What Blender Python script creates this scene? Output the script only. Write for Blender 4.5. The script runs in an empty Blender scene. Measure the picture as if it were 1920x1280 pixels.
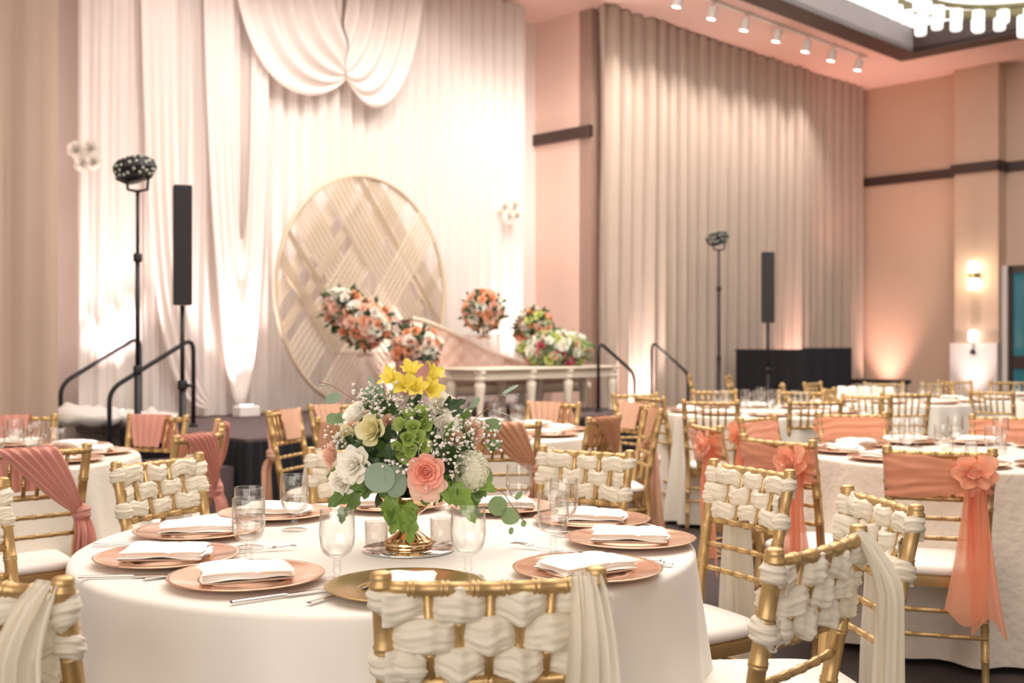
import bpy, math, random
from math import sin, cos, pi, radians, sqrt
from mathutils import Vector, Matrix, noise

random.seed(7)
SC = bpy.context.scene
COL = SC.collection
FPX = 2100.0; HOR = 645.0; CAMH = 1.29
TABLE_Z = 0.785

# ------------------------------------------------------------------ room frame
# the stage wall runs along U (to the right and away), V comes out of it
U = Vector((0.7098, 0.7044, 0)); V = Vector((0.7044, -0.7098, 0))
CORNER = Vector((5.578, 18.3, 0))
CEIL = 5.41; STAGE = 0.60; ALC = 0.958
A1 = 6.485; A2 = 13.06
def room(a, b, z=0.0):
    p = CORNER - U * a + V * b; p.z = z; return p
def along(px, b):
    """distance a along the wall seen at image column px, for offset b"""
    k = (px - 960) / FPX
    q = CORNER + V * b
    return (q.x - k * q.y) / (U.x - k * U.y)
def hgt(px, py, b):
    p = room(along(px, b), b); return CAMH + (HOR - py) * p.y / FPX
def wallpt(px, py, b):
    p = room(along(px, b), b); p.z = CAMH + (HOR - py) * p.y / FPX; return p
def flat(px, py, h):
    y = (CAMH - h) * FPX / (py - HOR)
    return Vector(((px - 960) / FPX * y, y, h))
ROT_UV = math.atan2(U.y, U.x)     # an object with this z rotation has local x along U, local -y along V

# ------------------------------------------------------------------ materials
def new_mat(name):
    m = bpy.data.materials.new(name); m.use_nodes = True
    nt = m.node_tree; nt.nodes.clear()
    out = nt.nodes.new('ShaderNodeOutputMaterial')
    return m, nt, out
def pmat(name, col, rough=0.6, metal=0.0, var=0.06, scale=8.0, bump=0.0, bscale=60.0, sheen=0.0, trans=0.0, spec=0.5, emis=None, estr=0.0, coat=0.0, tcol=None, stretch=None):
    m, nt, out = new_mat(name)
    N = nt.nodes.new; L = nt.links.new
    tc = N('ShaderNodeTexCoord'); mp = N('ShaderNodeMapping')
    if stretch: mp.inputs['Scale'].default_value = stretch
    L(tc.outputs['Object'], mp.inputs['Vector'])
    nz = N('ShaderNodeTexNoise'); nz.inputs['Scale'].default_value = scale; nz.inputs['Detail'].default_value = 3
    L(mp.outputs['Vector'], nz.inputs['Vector'])
    mx = N('ShaderNodeMix'); mx.data_type = 'RGBA'
    a = [max(0, c * (1 - var)) for c in col]; b = [min(1, c * (1 + var)) for c in col]
    mx.inputs[6].default_value = (*a, 1); mx.inputs[7].default_value = (*b, 1)
    L(nz.outputs['Fac'], mx.inputs[0])
    p = N('ShaderNodeBsdfPrincipled')
    L(mx.outputs[2], p.inputs['Base Color'])
    p.inputs['Roughness'].default_value = rough; p.inputs['Metallic'].default_value = metal
    p.inputs['Specular IOR Level'].default_value = spec
    if sheen: p.inputs['Sheen Weight'].default_value = sheen
    if coat: p.inputs['Coat Weight'].default_value = coat
    if emis:
        p.inputs['Emission Color'].default_value = (*emis, 1); p.inputs['Emission Strength'].default_value = estr
    if bump:
        n2 = N('ShaderNodeTexNoise'); n2.inputs['Scale'].default_value = bscale; n2.inputs['Detail'].default_value = 4
        L(mp.outputs['Vector'], n2.inputs['Vector'])
        bp = N('ShaderNodeBump'); bp.inputs['Strength'].default_value = bump; bp.inputs['Distance'].default_value = 0.01
        L(n2.outputs['Fac'], bp.inputs['Height']); L(bp.outputs['Normal'], p.inputs['Normal'])
    if trans:
        t = N('ShaderNodeBsdfTranslucent'); t.inputs['Color'].default_value = (*(tcol or col), 1)
        ms = N('ShaderNodeMixShader'); ms.inputs[0].default_value = trans
        L(p.outputs[0], ms.inputs[1]); L(t.outputs[0], ms.inputs[2]); L(ms.outputs[0], out.inputs[0])
    else:
        L(p.outputs[0], out.inputs[0])
    return m
def glassmat(name, tint=(1, 1, 1), refl=0.9, edge=(0.02, 0.55), body=0.0, bodycol=(.9, .9, .9), dark=.62):
    m, nt, out = new_mat(name); N = nt.nodes.new; L = nt.links.new
    tr = N('ShaderNodeBsdfTransparent')
    gl = N('ShaderNodeBsdfGlossy'); gl.inputs['Roughness'].default_value = 0.015; gl.inputs[0].default_value = (refl, refl, refl, 1)
    lw = N('ShaderNodeLayerWeight'); lw.inputs[0].default_value = 0.5
    pw = N('ShaderNodeMath'); pw.operation = 'POWER'; pw.inputs[1].default_value = 3.2; L(lw.outputs['Facing'], pw.inputs[0])
    cm = N('ShaderNodeMix'); cm.data_type = 'RGBA'; cm.inputs[6].default_value = (*tint, 1); cm.inputs[7].default_value = (dark, dark * .97, dark * .92, 1)
    L(pw.outputs[0], cm.inputs[0]); L(cm.outputs[2], tr.inputs[0])
    mr = N('ShaderNodeMapRange'); mr.inputs[3].default_value = edge[0]; mr.inputs[4].default_value = edge[1]; L(pw.outputs[0], mr.inputs[0])
    nz = N('ShaderNodeTexNoise'); nz.inputs['Scale'].default_value = 30
    bp = N('ShaderNodeBump'); bp.inputs['Strength'].default_value = 0.05; bp.inputs['Distance'].default_value = 0.002
    L(nz.outputs['Fac'], bp.inputs['Height']); L(bp.outputs[0], gl.inputs['Normal'])
    ms = N('ShaderNodeMixShader'); L(mr.outputs[0], ms.inputs[0]); L(tr.outputs[0], ms.inputs[1]); L(gl.outputs[0], ms.inputs[2])
    last = ms
    if body:
        df = N('ShaderNodeBsdfDiffuse'); df.inputs[0].default_value = (*bodycol, 1)
        m2 = N('ShaderNodeMixShader'); m2.inputs[0].default_value = body
        L(ms.outputs[0], m2.inputs[1]); L(df.outputs[0], m2.inputs[2]); last = m2
    L(last.outputs[0], out.inputs[0])
    return m
def sheermat(name, col, dens=0.8, trans=0.35, rough=0.8):
    m, nt, out = new_mat(name); N = nt.nodes.new; L = nt.links.new
    tc = N('ShaderNodeTexCoord'); nz = N('ShaderNodeTexNoise'); nz.inputs['Scale'].default_value = 5
    L(tc.outputs['Object'], nz.inputs['Vector'])
    mx = N('ShaderNodeMix'); mx.data_type = 'RGBA'
    mx.inputs[6].default_value = (*[c * .95 for c in col], 1); mx.inputs[7].default_value = (*col, 1); L(nz.outputs['Fac'], mx.inputs[0])
    d = N('ShaderNodeBsdfDiffuse'); L(mx.outputs[2], d.inputs[0])
    t = N('ShaderNodeBsdfTranslucent'); L(mx.outputs[2], t.inputs[0])
    a = N('ShaderNodeMixShader'); a.inputs[0].default_value = trans; L(d.outputs[0], a.inputs[1]); L(t.outputs[0], a.inputs[2])
    tr = N('ShaderNodeBsdfTransparent')
    lw = N('ShaderNodeLayerWeight'); lw.inputs[0].default_value = 0.3
    mr = N('ShaderNodeMapRange'); mr.inputs[3].default_value = dens; mr.inputs[4].default_value = 1.0; L(lw.outputs['Facing'], mr.inputs[0])
    b = N('ShaderNodeMixShader'); L(mr.outputs[0], b.inputs[0]); L(tr.outputs[0], b.inputs[1]); L(a.outputs[0], b.inputs[2])
    L(b.outputs[0], out.inputs[0]); return m
def emat(name, col, s):
    return pmat(name, col, 0.5, emis=col, estr=s)

M = dict(
    gold=pmat('gold_paint', (.56, .37, .16), .36, .55, var=.10, scale=14, bump=.05, bscale=90),
    cushion=pmat('cushion_white', (.86, .80, .73), .55, var=.03, bump=.03),
    ivory=pmat('ivory_chiffon', (.93, .86, .71), .8, var=.04, scale=20, bump=.10, bscale=120, sheen=.3, trans=.22),
    ivory_tail=sheermat('ivory_tail_chiffon', (.93, .88, .76), .74, .4),
    peach=pmat('peach_satin', (.97, .43, .26), .5, var=.10, scale=16, bump=.12, bscale=60, sheen=.4, trans=.25, tcol=(1, .50, .32)),
    peach_tail=sheermat('peach_organza', (.98, .47, .30), .86, .5),
    dusty=pmat('dusty_rose_chiffon', (.78, .38, .31), .8, var=.08, scale=14, bump=.12, bscale=90, sheen=.3, trans=.3),
    copper=pmat('copper_satin', (.62, .32, .18), .42, var=.14, scale=14, bump=.10, bscale=60, sheen=.3, trans=.15),
    champagne=pmat('champagne_satin', (.78, .47, .32), .5, var=.10, scale=14, bump=.1, bscale=60, sheen=.3, trans=.2),
    cloth=pmat('satin_tablecloth', (.82, .785, .71), .55, var=.03, scale=3, bump=.12, bscale=11, sheen=.2),
    cloth2=pmat('linen_tablecloth', (.76, .71, .62), .7, var=.05, scale=6, bump=.25, bscale=30, sheen=.2),
    napkin=pmat('napkin_white', (.92, .88, .82), .8, var=.02, bump=.06, bscale=200),
    rosegold=pmat('rose_gold_plate', (.90, .56, .38), .17, .9, var=.04, scale=5, coat=.2),
    goldplate=pmat('gold_plate', (.62, .42, .19), .22, .85, var=.05, scale=5),
    brass=pmat('polished_gold_vase', (.90, .60, .33), .12, 1.0, var=.03),
    steel=pmat('steel', (.62, .60, .58), .2, 1.0, var=.03),
    mirror=pmat('mirror_plate', (.80, .78, .76), .03, 1.0, var=.01),
    black=pmat('black_metal', (.016, .014, .016), .45, .2, var=.2),
    blackcloth=pmat('black_skirting', (.012, .011, .015), .8, var=.3, scale=10),
    stagetop=pmat('stage_carpet', (.115, .080, .082), .9, var=.15, scale=30, bump=.2, bscale=200),
    floor=pmat('carpet_dark', (.052, .036, .032), .9, var=.35, scale=2.2, bump=.25, bscale=220),
    wall=pmat('wall_paint', (.64, .45, .335), .8, var=.03, scale=1.5, bump=.06, bscale=90),
    wallwhite=pmat('wall_white', (.80, .70, .65), .8, var=.03, scale=1.5),
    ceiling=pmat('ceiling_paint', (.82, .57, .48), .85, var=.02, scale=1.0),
    brown=pmat('dark_wood_trim', (.060, .032, .026), .45, var=.25, scale=4, stretch=(1, 1, 6)),
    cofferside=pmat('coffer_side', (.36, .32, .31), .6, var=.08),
    drape=pmat('beige_drape', (.49, .385, .31), .78, var=.06, scale=2, bump=.08, bscale=180, sheen=.3),
    drapeleft=pmat('taupe_drape', (.52, .375, .285), .78, var=.06, scale=2, bump=.08, bscale=180, sheen=.3),
    white_sheer=pmat('white_backdrop', (.86, .78, .73), .85, var=.03, scale=2, sheen=.2, trans=.25),
    band=sheermat('beige_band', (.80, .70, .57), .62, .4),
    hoop=pmat('beige_hoop', (.62, .50, .36), .6, var=.08),
    glass=glassmat('clear_glass', (.985, .985, .98), 1.0, (.06, .85)),
    votive=glassmat('votive_glass', (.96, .94, .92), .9, (.06, .5), .03, (.9, .84, .8)),
    acrylic=glassmat('acrylic', (.95, .91, .90), .7, (.04, .3), .13, (.95, .86, .84)),
    water=glassmat('water', (.985, .985, .98), 1.0, (.05, .5), dark=.9),
    wax=pmat('candle_wax', (.9, .85, .75), .5, var=.02),
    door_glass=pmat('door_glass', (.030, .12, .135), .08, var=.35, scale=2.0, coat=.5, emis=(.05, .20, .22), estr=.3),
    cream=pmat('cream_lacquer', (.78, .68, .55), .4, var=.05),
    blush=pmat('blush_velvet', (.78, .57, .47), .7, var=.06, scale=4, sheen=.5),
    pinkpot=pmat('pink_ceramic', (.75, .36, .30), .35, var=.05),
    lamp=emat('lamp_white', (1, .95, .88), 5.0),
    chglass=emat('chandelier_glass', (1, .98, .95), .95),
    lampwarm=emat('lamp_warm', (1, .82, .62), 9.0),
    coffer=emat('coffer_glow', (1, .99, .97), 1.4),
    whitepaint=pmat('white_metal', (.85, .78, .74), .4, var=.02),
    olive=pmat('brushed_brass', (.20, .17, .08), .5, .2, var=.08),
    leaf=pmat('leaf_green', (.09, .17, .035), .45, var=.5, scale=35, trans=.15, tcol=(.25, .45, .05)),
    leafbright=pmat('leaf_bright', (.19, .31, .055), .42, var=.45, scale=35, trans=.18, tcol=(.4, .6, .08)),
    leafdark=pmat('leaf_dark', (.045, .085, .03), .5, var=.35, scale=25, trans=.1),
    euca=pmat('eucalyptus', (.26, .35, .26), .6, var=.15, scale=25, trans=.15, tcol=(.3, .45, .25)),
    euca2=pmat('eucalyptus_green', (.19, .27, .14), .6, var=.2, scale=25, trans=.2, tcol=(.3, .45, .15)),
    stem=pmat('stem_brown', (.28, .14, .08), .7, var=.1),
    bells=pmat('bells_green', (.36, .47, .12), .5, var=.15, scale=30, trans=.35, tcol=(.55, .75, .2)),
    yellow=pmat('petal_yellow', (.88, .74, .12), .5, var=.12, scale=60, trans=.25),
    paleyellow=pmat('petal_pale_yellow', (.88, .82, .50), .55, var=.05, scale=20, trans=.3),
    pinkrose=pmat('petal_pink', (.95, .47, .37), .5, var=.09, scale=18, trans=.3, tcol=(1, .45, .32)),
    pinklight=pmat('petal_light_pink', (.93, .64, .52), .55, var=.06, scale=20, trans=.3),
    whiterose=pmat('petal_white', (.97, .94, .85), .55, var=.02, scale=20, trans=.3),
    hydra=pmat('petal_hydrangea', (.90, .89, .72), .6, var=.07, scale=40, trans=.25),
    breath=pmat('petal_breath', (.93, .89, .83), .6, var=.03, trans=.2),
    peachrose=pmat('petal_peach', (.92, .46, .26), .55, var=.12, scale=14, trans=.2),
    magenta=pmat('petal_magenta', (.62, .12, .18), .5, var=.15, scale=20),
    lime=pmat('petal_lime', (.60, .66, .22), .55, var=.1, scale=20),
)

# ------------------------------------------------------------------ mesh builder
class MB:
    def __init__(s): s.v = []; s.f = []
    def add(s, vs, fs, mat=None):
        o = len(s.v)
        s.v += [tuple(mat @ Vector(v)) if mat is not None else tuple(v) for v in vs]
        s.f += [tuple(i + o for i in f) for f in fs]; return s
    def box(s, c, d, mat=None, bev=0.0):
        x, y, z = c; a, b, e = d[0] / 2, d[1] / 2, d[2] / 2
        if bev <= 0 or bev >= min(a, b, e):
            vs = [(x + i * a, y + j * b, z + k * e) for k in (-1, 1) for j in (-1, 1) for i in (-1, 1)]
            fs = [(0, 2, 3, 1), (4, 5, 7, 6), (0, 1, 5, 4), (2, 6, 7, 3), (0, 4, 6, 2), (1, 3, 7, 5)]
            return s.add(vs, fs, mat)
        prof = [(-e, -bev), (-e + bev, 0), (e - bev, 0), (e, -bev)]
        def ring(h, o):
            A, B = a + o, b + o; r = bev
            pts = []
            for (sx, sy, st) in ((1, 1, 0), (-1, 1, 1), (-1, -1, 2), (1, -1, 3)):
                for q in range(4):
                    an = (st + q / 3) * pi / 2
                    pts.append((x + sx * (A - r) + r * cos(an), y + sy * (B - r) + r * sin(an), z + h))
            return pts
        vs = []; fs = []
        for h, o in prof: vs += ring(h, o)
        n = 16
        for r in range(3):
            for i in range(n): fs.append((r * n + i, r * n + (i + 1) % n, (r + 1) * n + (i + 1) % n, (r + 1) * n + i))
        fs.append(tuple(reversed(range(n)))); fs.append(tuple(range(3 * n, 4 * n)))
        return s.add(vs, fs, mat)
    def tube(s, pts, rad, seg=8, caps=True, mat=None):
        pts = [Vector(p) for p in pts]; n = len(pts)
        if not hasattr(rad, '__len__'): rad = [rad] * n
        t0 = (pts[1] - pts[0]).normalized()
        ref = Vector((0, 0, 1)) if abs(t0.z) < .9 else Vector((1, 0, 0))
        nrm = t0.cross(ref).normalized(); vs = []; fs = []
        for i, p in enumerate(pts):
            t = (pts[min(i + 1, n - 1)] - pts[max(i - 1, 0)]).normalized()
            nrm = (nrm - t * nrm.dot(t)).normalized(); bn = t.cross(nrm)
            for k in range(seg):
                a = 2 * pi * k / seg; vs.append(p + (nrm * cos(a) + bn * sin(a)) * rad[i])
        for i in range(n - 1):
            for k in range(seg): fs.append((i * seg + k, i * seg + (k + 1) % seg, (i + 1) * seg + (k + 1) % seg, (i + 1) * seg + k))
        if caps: fs.append(tuple(reversed(range(seg)))); fs.append(tuple(range((n - 1) * seg, n * seg)))
        return s.add(vs, fs, mat)
    def lathe(s, prof, seg=32, c=(0, 0, 0), mat=None, wav=None, closed=True):
        vs = []; fs = []
        for (r, z) in prof:
            for k in range(seg):
                a = 2 * pi * k / seg; rr = r * (wav(a, z) if wav else 1)
                vs.append((c[0] + rr * cos(a), c[1] + rr * sin(a), c[2] + z))
        for i in range(len(prof) - 1):
            for k in range(seg): fs.append((i * seg + k, i * seg + (k + 1) % seg, (i + 1) * seg + (k + 1) % seg, (i + 1) * seg + k))
        if closed:
            if prof[0][0] > 1e-5: fs.append(tuple(reversed(range(seg))))
            if prof[-1][0] > 1e-5: fs.append(tuple(range((len(prof) - 1) * seg, len(prof) * seg)))
        return s.add(vs, fs, mat)
    def grid(s, fn, nu, nv, mat=None, wrapu=False, wrapv=False):
        vs = [fn(i / (nu if wrapu else nu - 1), j / (nv if wrapv else nv - 1)) for i in range(nu) for j in range(nv)]; fs = []
        for i in range(nu if wrapu else nu - 1):
            for j in range(nv if wrapv else nv - 1):
                a = i * nv + j; b = ((i + 1) % nu) * nv + j; c = ((i + 1) % nu) * nv + (j + 1) % nv; d = i * nv + (j + 1) % nv
                fs.append((a, b, c, d))
        return s.add(vs, fs, mat)
    def ball(s, c, r, seg=8, rings=5, sc=(1, 1, 1), mat=None):
        vs = [(c[0], c[1], c[2] + r * sc[2])]; fs = []
        for i in range(1, rings):
            ph = pi * i / rings
            for k in range(seg):
                a = 2 * pi * k / seg; vs.append((c[0] + r * sc[0] * sin(ph) * cos(a), c[1] + r * sc[1] * sin(ph) * sin(a), c[2] + r * sc[2] * cos(ph)))
        vs.append((c[0], c[1], c[2] - r * sc[2])); L = len(vs) - 1
        for k in range(seg):
            fs.append((0, 1 + k, 1 + (k + 1) % seg)); b = 1 + (rings - 2) * seg; fs.append((L, b + (k + 1) % seg, b + k))
        for i in range(rings - 2):
            for k in range(seg):
                a = 1 + i * seg; fs.append((a + k, a + seg + k, a + seg + (k + 1) % seg, a + (k + 1) % seg))
        return s.add(vs, fs, mat)
    def build(s, name, mat, parent=None, smooth=True, loc=None, sharp=None):
        me = bpy.data.meshes.new(name); me.from_pydata(s.v, [], s.f); me.validate(); me.update()
        if smooth: me.polygons.foreach_set('use_smooth', [True] * len(me.polygons))
        if smooth and sharp:
            try: me.set_sharp_from_angle(angle=radians(sharp))
            except Exception: pass
        me.materials.append(mat)
        o = bpy.data.objects.new(name, me); COL.objects.link(o)
        if parent is not None: o.parent = parent
        if loc is not None: o.location = loc
        return o

def tag(o, label=None, cat=None, group=None, kind=None):
    if label: o['label'] = label
    if cat: o['category'] = cat
    if group: o['group'] = group
    if kind: o['kind'] = kind
    return o
def empty(name, loc=(0, 0, 0), rz=0.0, label=None, cat=None, group=None):
    o = bpy.data.objects.new(name, None); COL.objects.link(o); o.empty_display_size = .05
    o.location = loc; o.rotation_euler = (0, 0, rz); return tag(o, label, cat, group)
def copy_tree(o, parent=None):
    c = o.copy(); COL.objects.link(c); c.parent = parent
    for k in ('label', 'group', 'category'):
        if parent is None and k in c and k != 'category': del c[k]
    for ch in list(o.children): copy_tree(ch, c)
    return c
def struct(name, mb, mat, smooth=False, parent=None, **k):
    o = mb.build(name, mat, parent, smooth, **k)
    if parent is None: o['kind'] = 'structure'
    return o
def lookz(d, roll=0.0):
    """matrix turning local z to direction d"""
    d = Vector(d).normalized(); return d.to_track_quat('Z', 'Y').to_matrix().to_4x4() @ Matrix.Rotation(roll, 4, 'Z')
def rb(b, n):  # bezier
    return [sum((math.comb(3, k) * (1 - t) ** (3 - k) * t ** k * Vector(b[k]) for k in range(4)), Vector((0,) * len(b[0]))) for t in [i / (n - 1) for i in range(n)]]
def bez(b, t):
    r = Vector((0,) * len(b[0]))
    for k in range(4): r += Vector(b[k]) * (math.comb(3, k) * (1 - t) ** (3 - k) * t ** k)
    return r

# ------------------------------------------------------------------ room shell
ZB = -0.0
def wallquad(p, q, z0, z1, th, side):
    """slab from p to q, its visible face on the line, thickness away along side"""
    mb = MB(); s = Vector(side) * th
    vs = [(p.x, p.y, z0), (q.x, q.y, z0), (q.x, q.y, z1), (p.x, p.y, z1)]
    vs += [(x + s.x, y + s.y, z) for x, y, z in vs]
    mb.add(vs, [(0, 1, 2, 3), (7, 6, 5, 4), (0, 4, 5, 1), (1, 5, 6, 2), (2, 6, 7, 3), (3, 7, 4, 0)]); return mb
fl = MB(); c = [room(-.3, -1.5), room(24, -1.5), room(24, 22), room(-.3, 22)]
vs = [(p.x, p.y, 0) for p in c] + [(p.x, p.y, -.1) for p in c]
fl.add(vs, [(0, 1, 2, 3), (7, 6, 5, 4), (0, 4, 5, 1), (1, 5, 6, 2), (2, 6, 7, 3), (3, 7, 4, 0)])
struct('floor', fl, M['floor'])
struct('wall_back', wallquad(room(0, 0), room(A1, 0), 0, CEIL, .2, -V), M['wall'])
struct('wall_alcove_side', wallquad(room(A1, 0), room(A1, -ALC - .15), 0, CEIL, .2, U), pmat('wall_paint_pink', (.80, .57, .48), .8, var=.03, scale=1.5))
struct('wall_alcove', wallquad(room(A1, -ALC), room(A2, -ALC), 0, CEIL, .2, -V), M['wallwhite'])
struct('wall_alcove_side_left', wallquad(room(A2, 0), room(A2, -ALC - .15), 0, CEIL, .2, -U), M['wallwhite'])
struct('wall_left', wallquad(room(A2 + .2, 0), room(23, 0), 0, CEIL, .2, -V), M['wall'])
struct('wall_right', wallquad(room(0, -.2), room(0, 21), 0, CEIL, .2, U), M['wall'])
# trim bands
TZ0, TZ1 = hgt(1600, 353, 0.0), hgt(1600, 337, 0.0)
tz = (TZ0 + TZ1) / 2; th = TZ1 - TZ0
def trim(name, p, q, out, d=.05):
    m = MB(); s = Vector(out) * d
    vs = [(p.x, p.y, TZ0), (q.x, q.y, TZ0), (q.x, q.y, TZ1), (p.x, p.y, TZ1)]
    vs = vs + [(x + s.x, y + s.y, z) for x, y, z in vs]
    m.add(vs, [(0, 1, 2, 3), (7, 6, 5, 4), (0, 4, 5, 1), (1, 5, 6, 2), (2, 6, 7, 3), (3, 7, 4, 0)])
    return struct(name, m, M['brown'])
PB0, PB1, PD = 1.80, 2.45, .28
trim('trim_1', room(0, .12), room(0, PB0), -U)
trim('trim_2', room(PD, PB0 - .04), room(PD, PB1 + .05), -U, .06)
trim('trim_3', room(0, PB1 + .0), room(0, 12), -U)
trim('trim_4', room(A1, 0.02), room(A1, -ALC), -U)
m = MB(); p = room(PD, PB1); 
vs = [(q.x, q.y, z) for z in (TZ0, TZ1) for q in (room(PD + .06, PB1), room(PD + .06, PB1 + .05), room(0, PB1 + .05), room(0, PB1))]
m.add(vs, [(0, 3, 2, 1), (4, 5, 6, 7), (0, 1, 5, 4), (1, 2, 6, 5), (2, 3, 7, 6), (3, 0, 4, 7)])
struct('trim_5', m, M['brown'])
# pillar on the right wall
def prism(corners, z0, z1):
    m = MB(); n = len(corners)
    vs = [(p.x, p.y, z0) for p in corners] + [(p.x, p.y, z1) for p in corners]
    fs = [tuple(reversed(range(n))), tuple(range(n, 2 * n))] + [(i, (i + 1) % n, (i + 1) % n + n, i + n) for i in range(n)]
    return m.add(vs, fs)
struct('wall_pillar', prism([room(PD, PB0), room(PD, PB1), room(0, PB1), room(0, PB0)], 0, CEIL), M['wall'])
struct('wall_pillar_wainscot', prism([room(PD + .05, PB0 - .05), room(PD + .05, PB1), room(.01, PB1), room(.01, PB0 - .05)], 0, hgt(1800, 643, 2.0)), M['wallwhite'])
# ceiling with a rectangular coffer
CA, CB = 1.50, 1.555; CW = .34
def ceilslab(a0, a1, b0, b1):
    return prism([room(a0, b0), room(a1, b0), room(a1, b1), room(a0, b1)], CEIL, CEIL + .12)
cm = MB()
for q in ((-.2, 24, -1.2, CB), (-.2, CA, CB, 22), (14.5, 24, CB, 22), (CA, 14.5, 9.5, 22)):
    t = ceilslab(*q); cm.add(t.v, t.f)
struct('ceiling', cm, M['ceiling'])
fr = MB(); D = .10
for q in ((CA, 14.5, CB, CB + CW), (CA, CA + CW, CB + CW, 9.5), (14.5 - CW, 14.5, CB + CW, 9.5), (CA + CW, 14.5 - CW, 9.5 - CW, 9.5)):
    t = prism([room(q[0], q[2]), room(q[1], q[2]), room(q[1], q[3]), room(q[0], q[3])], CEIL - .05, CEIL + .02); fr.add(t.v, t.f)
struct('trim_6', fr, M['brown'])
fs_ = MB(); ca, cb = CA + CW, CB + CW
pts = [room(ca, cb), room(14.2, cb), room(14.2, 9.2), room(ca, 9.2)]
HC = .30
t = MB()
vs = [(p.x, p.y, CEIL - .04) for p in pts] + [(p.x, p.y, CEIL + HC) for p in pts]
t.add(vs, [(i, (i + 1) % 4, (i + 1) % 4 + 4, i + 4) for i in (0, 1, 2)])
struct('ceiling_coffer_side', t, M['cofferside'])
t = MB(); t.add(vs, [(3, 0, 4, 7)])
struct('trim_7', t, M['brown'])
t = MB(); t.add([(p.x, p.y, CEIL + HC) for p in [room(ca - .3, cb - .3), room(14.4, cb - .3), room(14.4, 9.4), room(ca - .3, 9.4)]], [(0, 1, 2, 3)])
struct('ceiling_coffer_panel', t, M['coffer'])

# door on the right wall
DT = 2.44; b0, b1 = 2.52, 4.6
d = empty('door_1', room(0, b0)); d['kind'] = 'structure'
def rbox(name, a0, a1, b0, b1, z0, z1, mat, parent=None):
    o = prism([room(a0, b0), room(a1, b0), room(a1, b1), room(a0, b1)], z0, z1).build(name, mat, None, False)
    if parent is not None:
        o.parent = parent; o.matrix_parent_inverse = Matrix.Translation(-Vector(parent.location))
    return o
fo = MB()
for q in ((0, .10, b0 - .0, b0 + .05, 0, DT), (0, .10, b1 - .08, b1, 0, DT), (0, .10, b0, b1, DT - .10, DT), (0, .08, b0, b1, .93, 1.12), (0, .08, b0, b1, 0, .25)):
    t = prism([room(q[0], q[2]), room(q[1], q[2]), room(q[1], q[3]), room(q[0], q[3])], q[4], q[5]); fo.add(t.v, t.f)
o = fo.build('door_frame', M['brown'], None, False); o.parent = d; o.matrix_parent_inverse = Matrix.Translation(-Vector(d.location))
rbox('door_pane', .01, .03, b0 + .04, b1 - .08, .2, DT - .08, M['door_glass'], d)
rbox('door_jamb', .0, .14, b0 - .07, b0, 0, DT + .0, M['wallwhite'], d)

# ------------------------------------------------------------------ drapes
def drape(name, a0, a1, b, z0, z1, mat, pitch, amp, label, cat='curtain', seed=0, gather=0.0, res=12, group=None, sharp=True):
    n = int((a1 - a0) / pitch * res); rows = 14
    base = room(a0, b)
    def fn(i, j):
        a = a0 + (a1 - a0) * i; z = z0 + (z1 - z0) * j
        w = noise.noise(Vector((a * 1.3 + seed, z * .12, seed)))
        ph = 2 * pi * a / pitch + 2.2 * w
        A = amp * (.75 + .5 * noise.noise(Vector((a * 2.1, seed, 3.3)))) * (1 - gather * j)
        s = (abs(cos(ph / 2)) ** .55) * 2 - 1 if sharp else math.copysign(abs(sin(ph)) ** .7, sin(ph))
        bb = b + A * s + .015 * sin(3 * ph + z)
        p = room(a + .03 * w, bb, z); return (p.x - base.x, p.y - base.y, z)
    m = MB(); m.grid(fn, n, rows)
    o = m.build(name, mat, None, True, loc=(base.x, base.y, 0)); tag(o, label, cat, group); return o
drape('drape', .12, A1 + .10, .19, .02, CEIL - .01, M['drape'], .235, .115, 'tall pleated beige drapes covering the wall right of the stage, ceiling to floor', seed=1)
drape('drape', along(109, .20), A2 + 5.5, .12, .02, CEIL - .01, M['drapeleft'], .55, .10, 'plain beige drape hanging at the far left edge of the room', seed=5)
a_r, a_l = along(990, -.5), along(148, -.5)
drape('backdrop_curtain', a_r, a_l, -.55, STAGE + .01, CEIL - .01, M['white_sheer'], .17, .040, 'white sheer pleated backdrop curtain hanging behind the stage', seed=9, sharp=False)
# swags
def swag(name, outer, inner, b, label, folds=9, amp=.05, nu=34, nv=60, group=None):
    base = room(along(outer[0][0], b), b)
    def fn(i, j):
        k = i; e = k ** 1.0
        q = bez(outer, j) * (1 - e) + bez(inner, j) * e
        env = sin(pi * min(1, max(0, j))) * .8 + .2
        bb = b + amp * env * sin(folds * pi * k * (1 + .1 * sin(5 * j))) + .03 * env * (1 - k)
        p = wallpt(q.x, q.y, b); p2 = p + V * (bb - b); return (p2.x - base.x, p2.y - base.y, p.z)
    m = MB(); m.grid(fn, nu * 2, nv)
    return tag(m.build(name, M['white_sheer'], None, True, loc=(base.x, base.y, 0)), label, 'drapery', group)
swag('drapery_swag', [(432, -90), (455, 190), (585, 215), (648, 150)], [(640, -90), (644, 0), (646, 90), (648, 128)], -.38, 'white gathered swag lobe at the top of the backdrop, left half')
swag('drapery_swag', [(800, -90), (790, 150), (720, 285), (650, 150)], [(655, -90), (652, 0), (650, 90), (649, 128)], -.34, 'white gathered swag lobe at the top of the backdrop, right half, hanging lower')
swag('drapery_swag', [(380, -90), (398, 1040), (500, 1060), (505, -90)], [(440, -90), (440, 620), (470, 640), (472, -90)], -.44, 'white drapery scoop glowing above the floor light near the hoop', folds=7, amp=.028)
swag('drapery_swag', [(262, -90), (270, 560), (300, 780), (392, 765)], [(330, -90), (335, 560), (360, 700), (396, 755)], -.44, 'white drapery swept aside behind the column speaker on its pole', folds=7, amp=.028)
m = MB()
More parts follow.
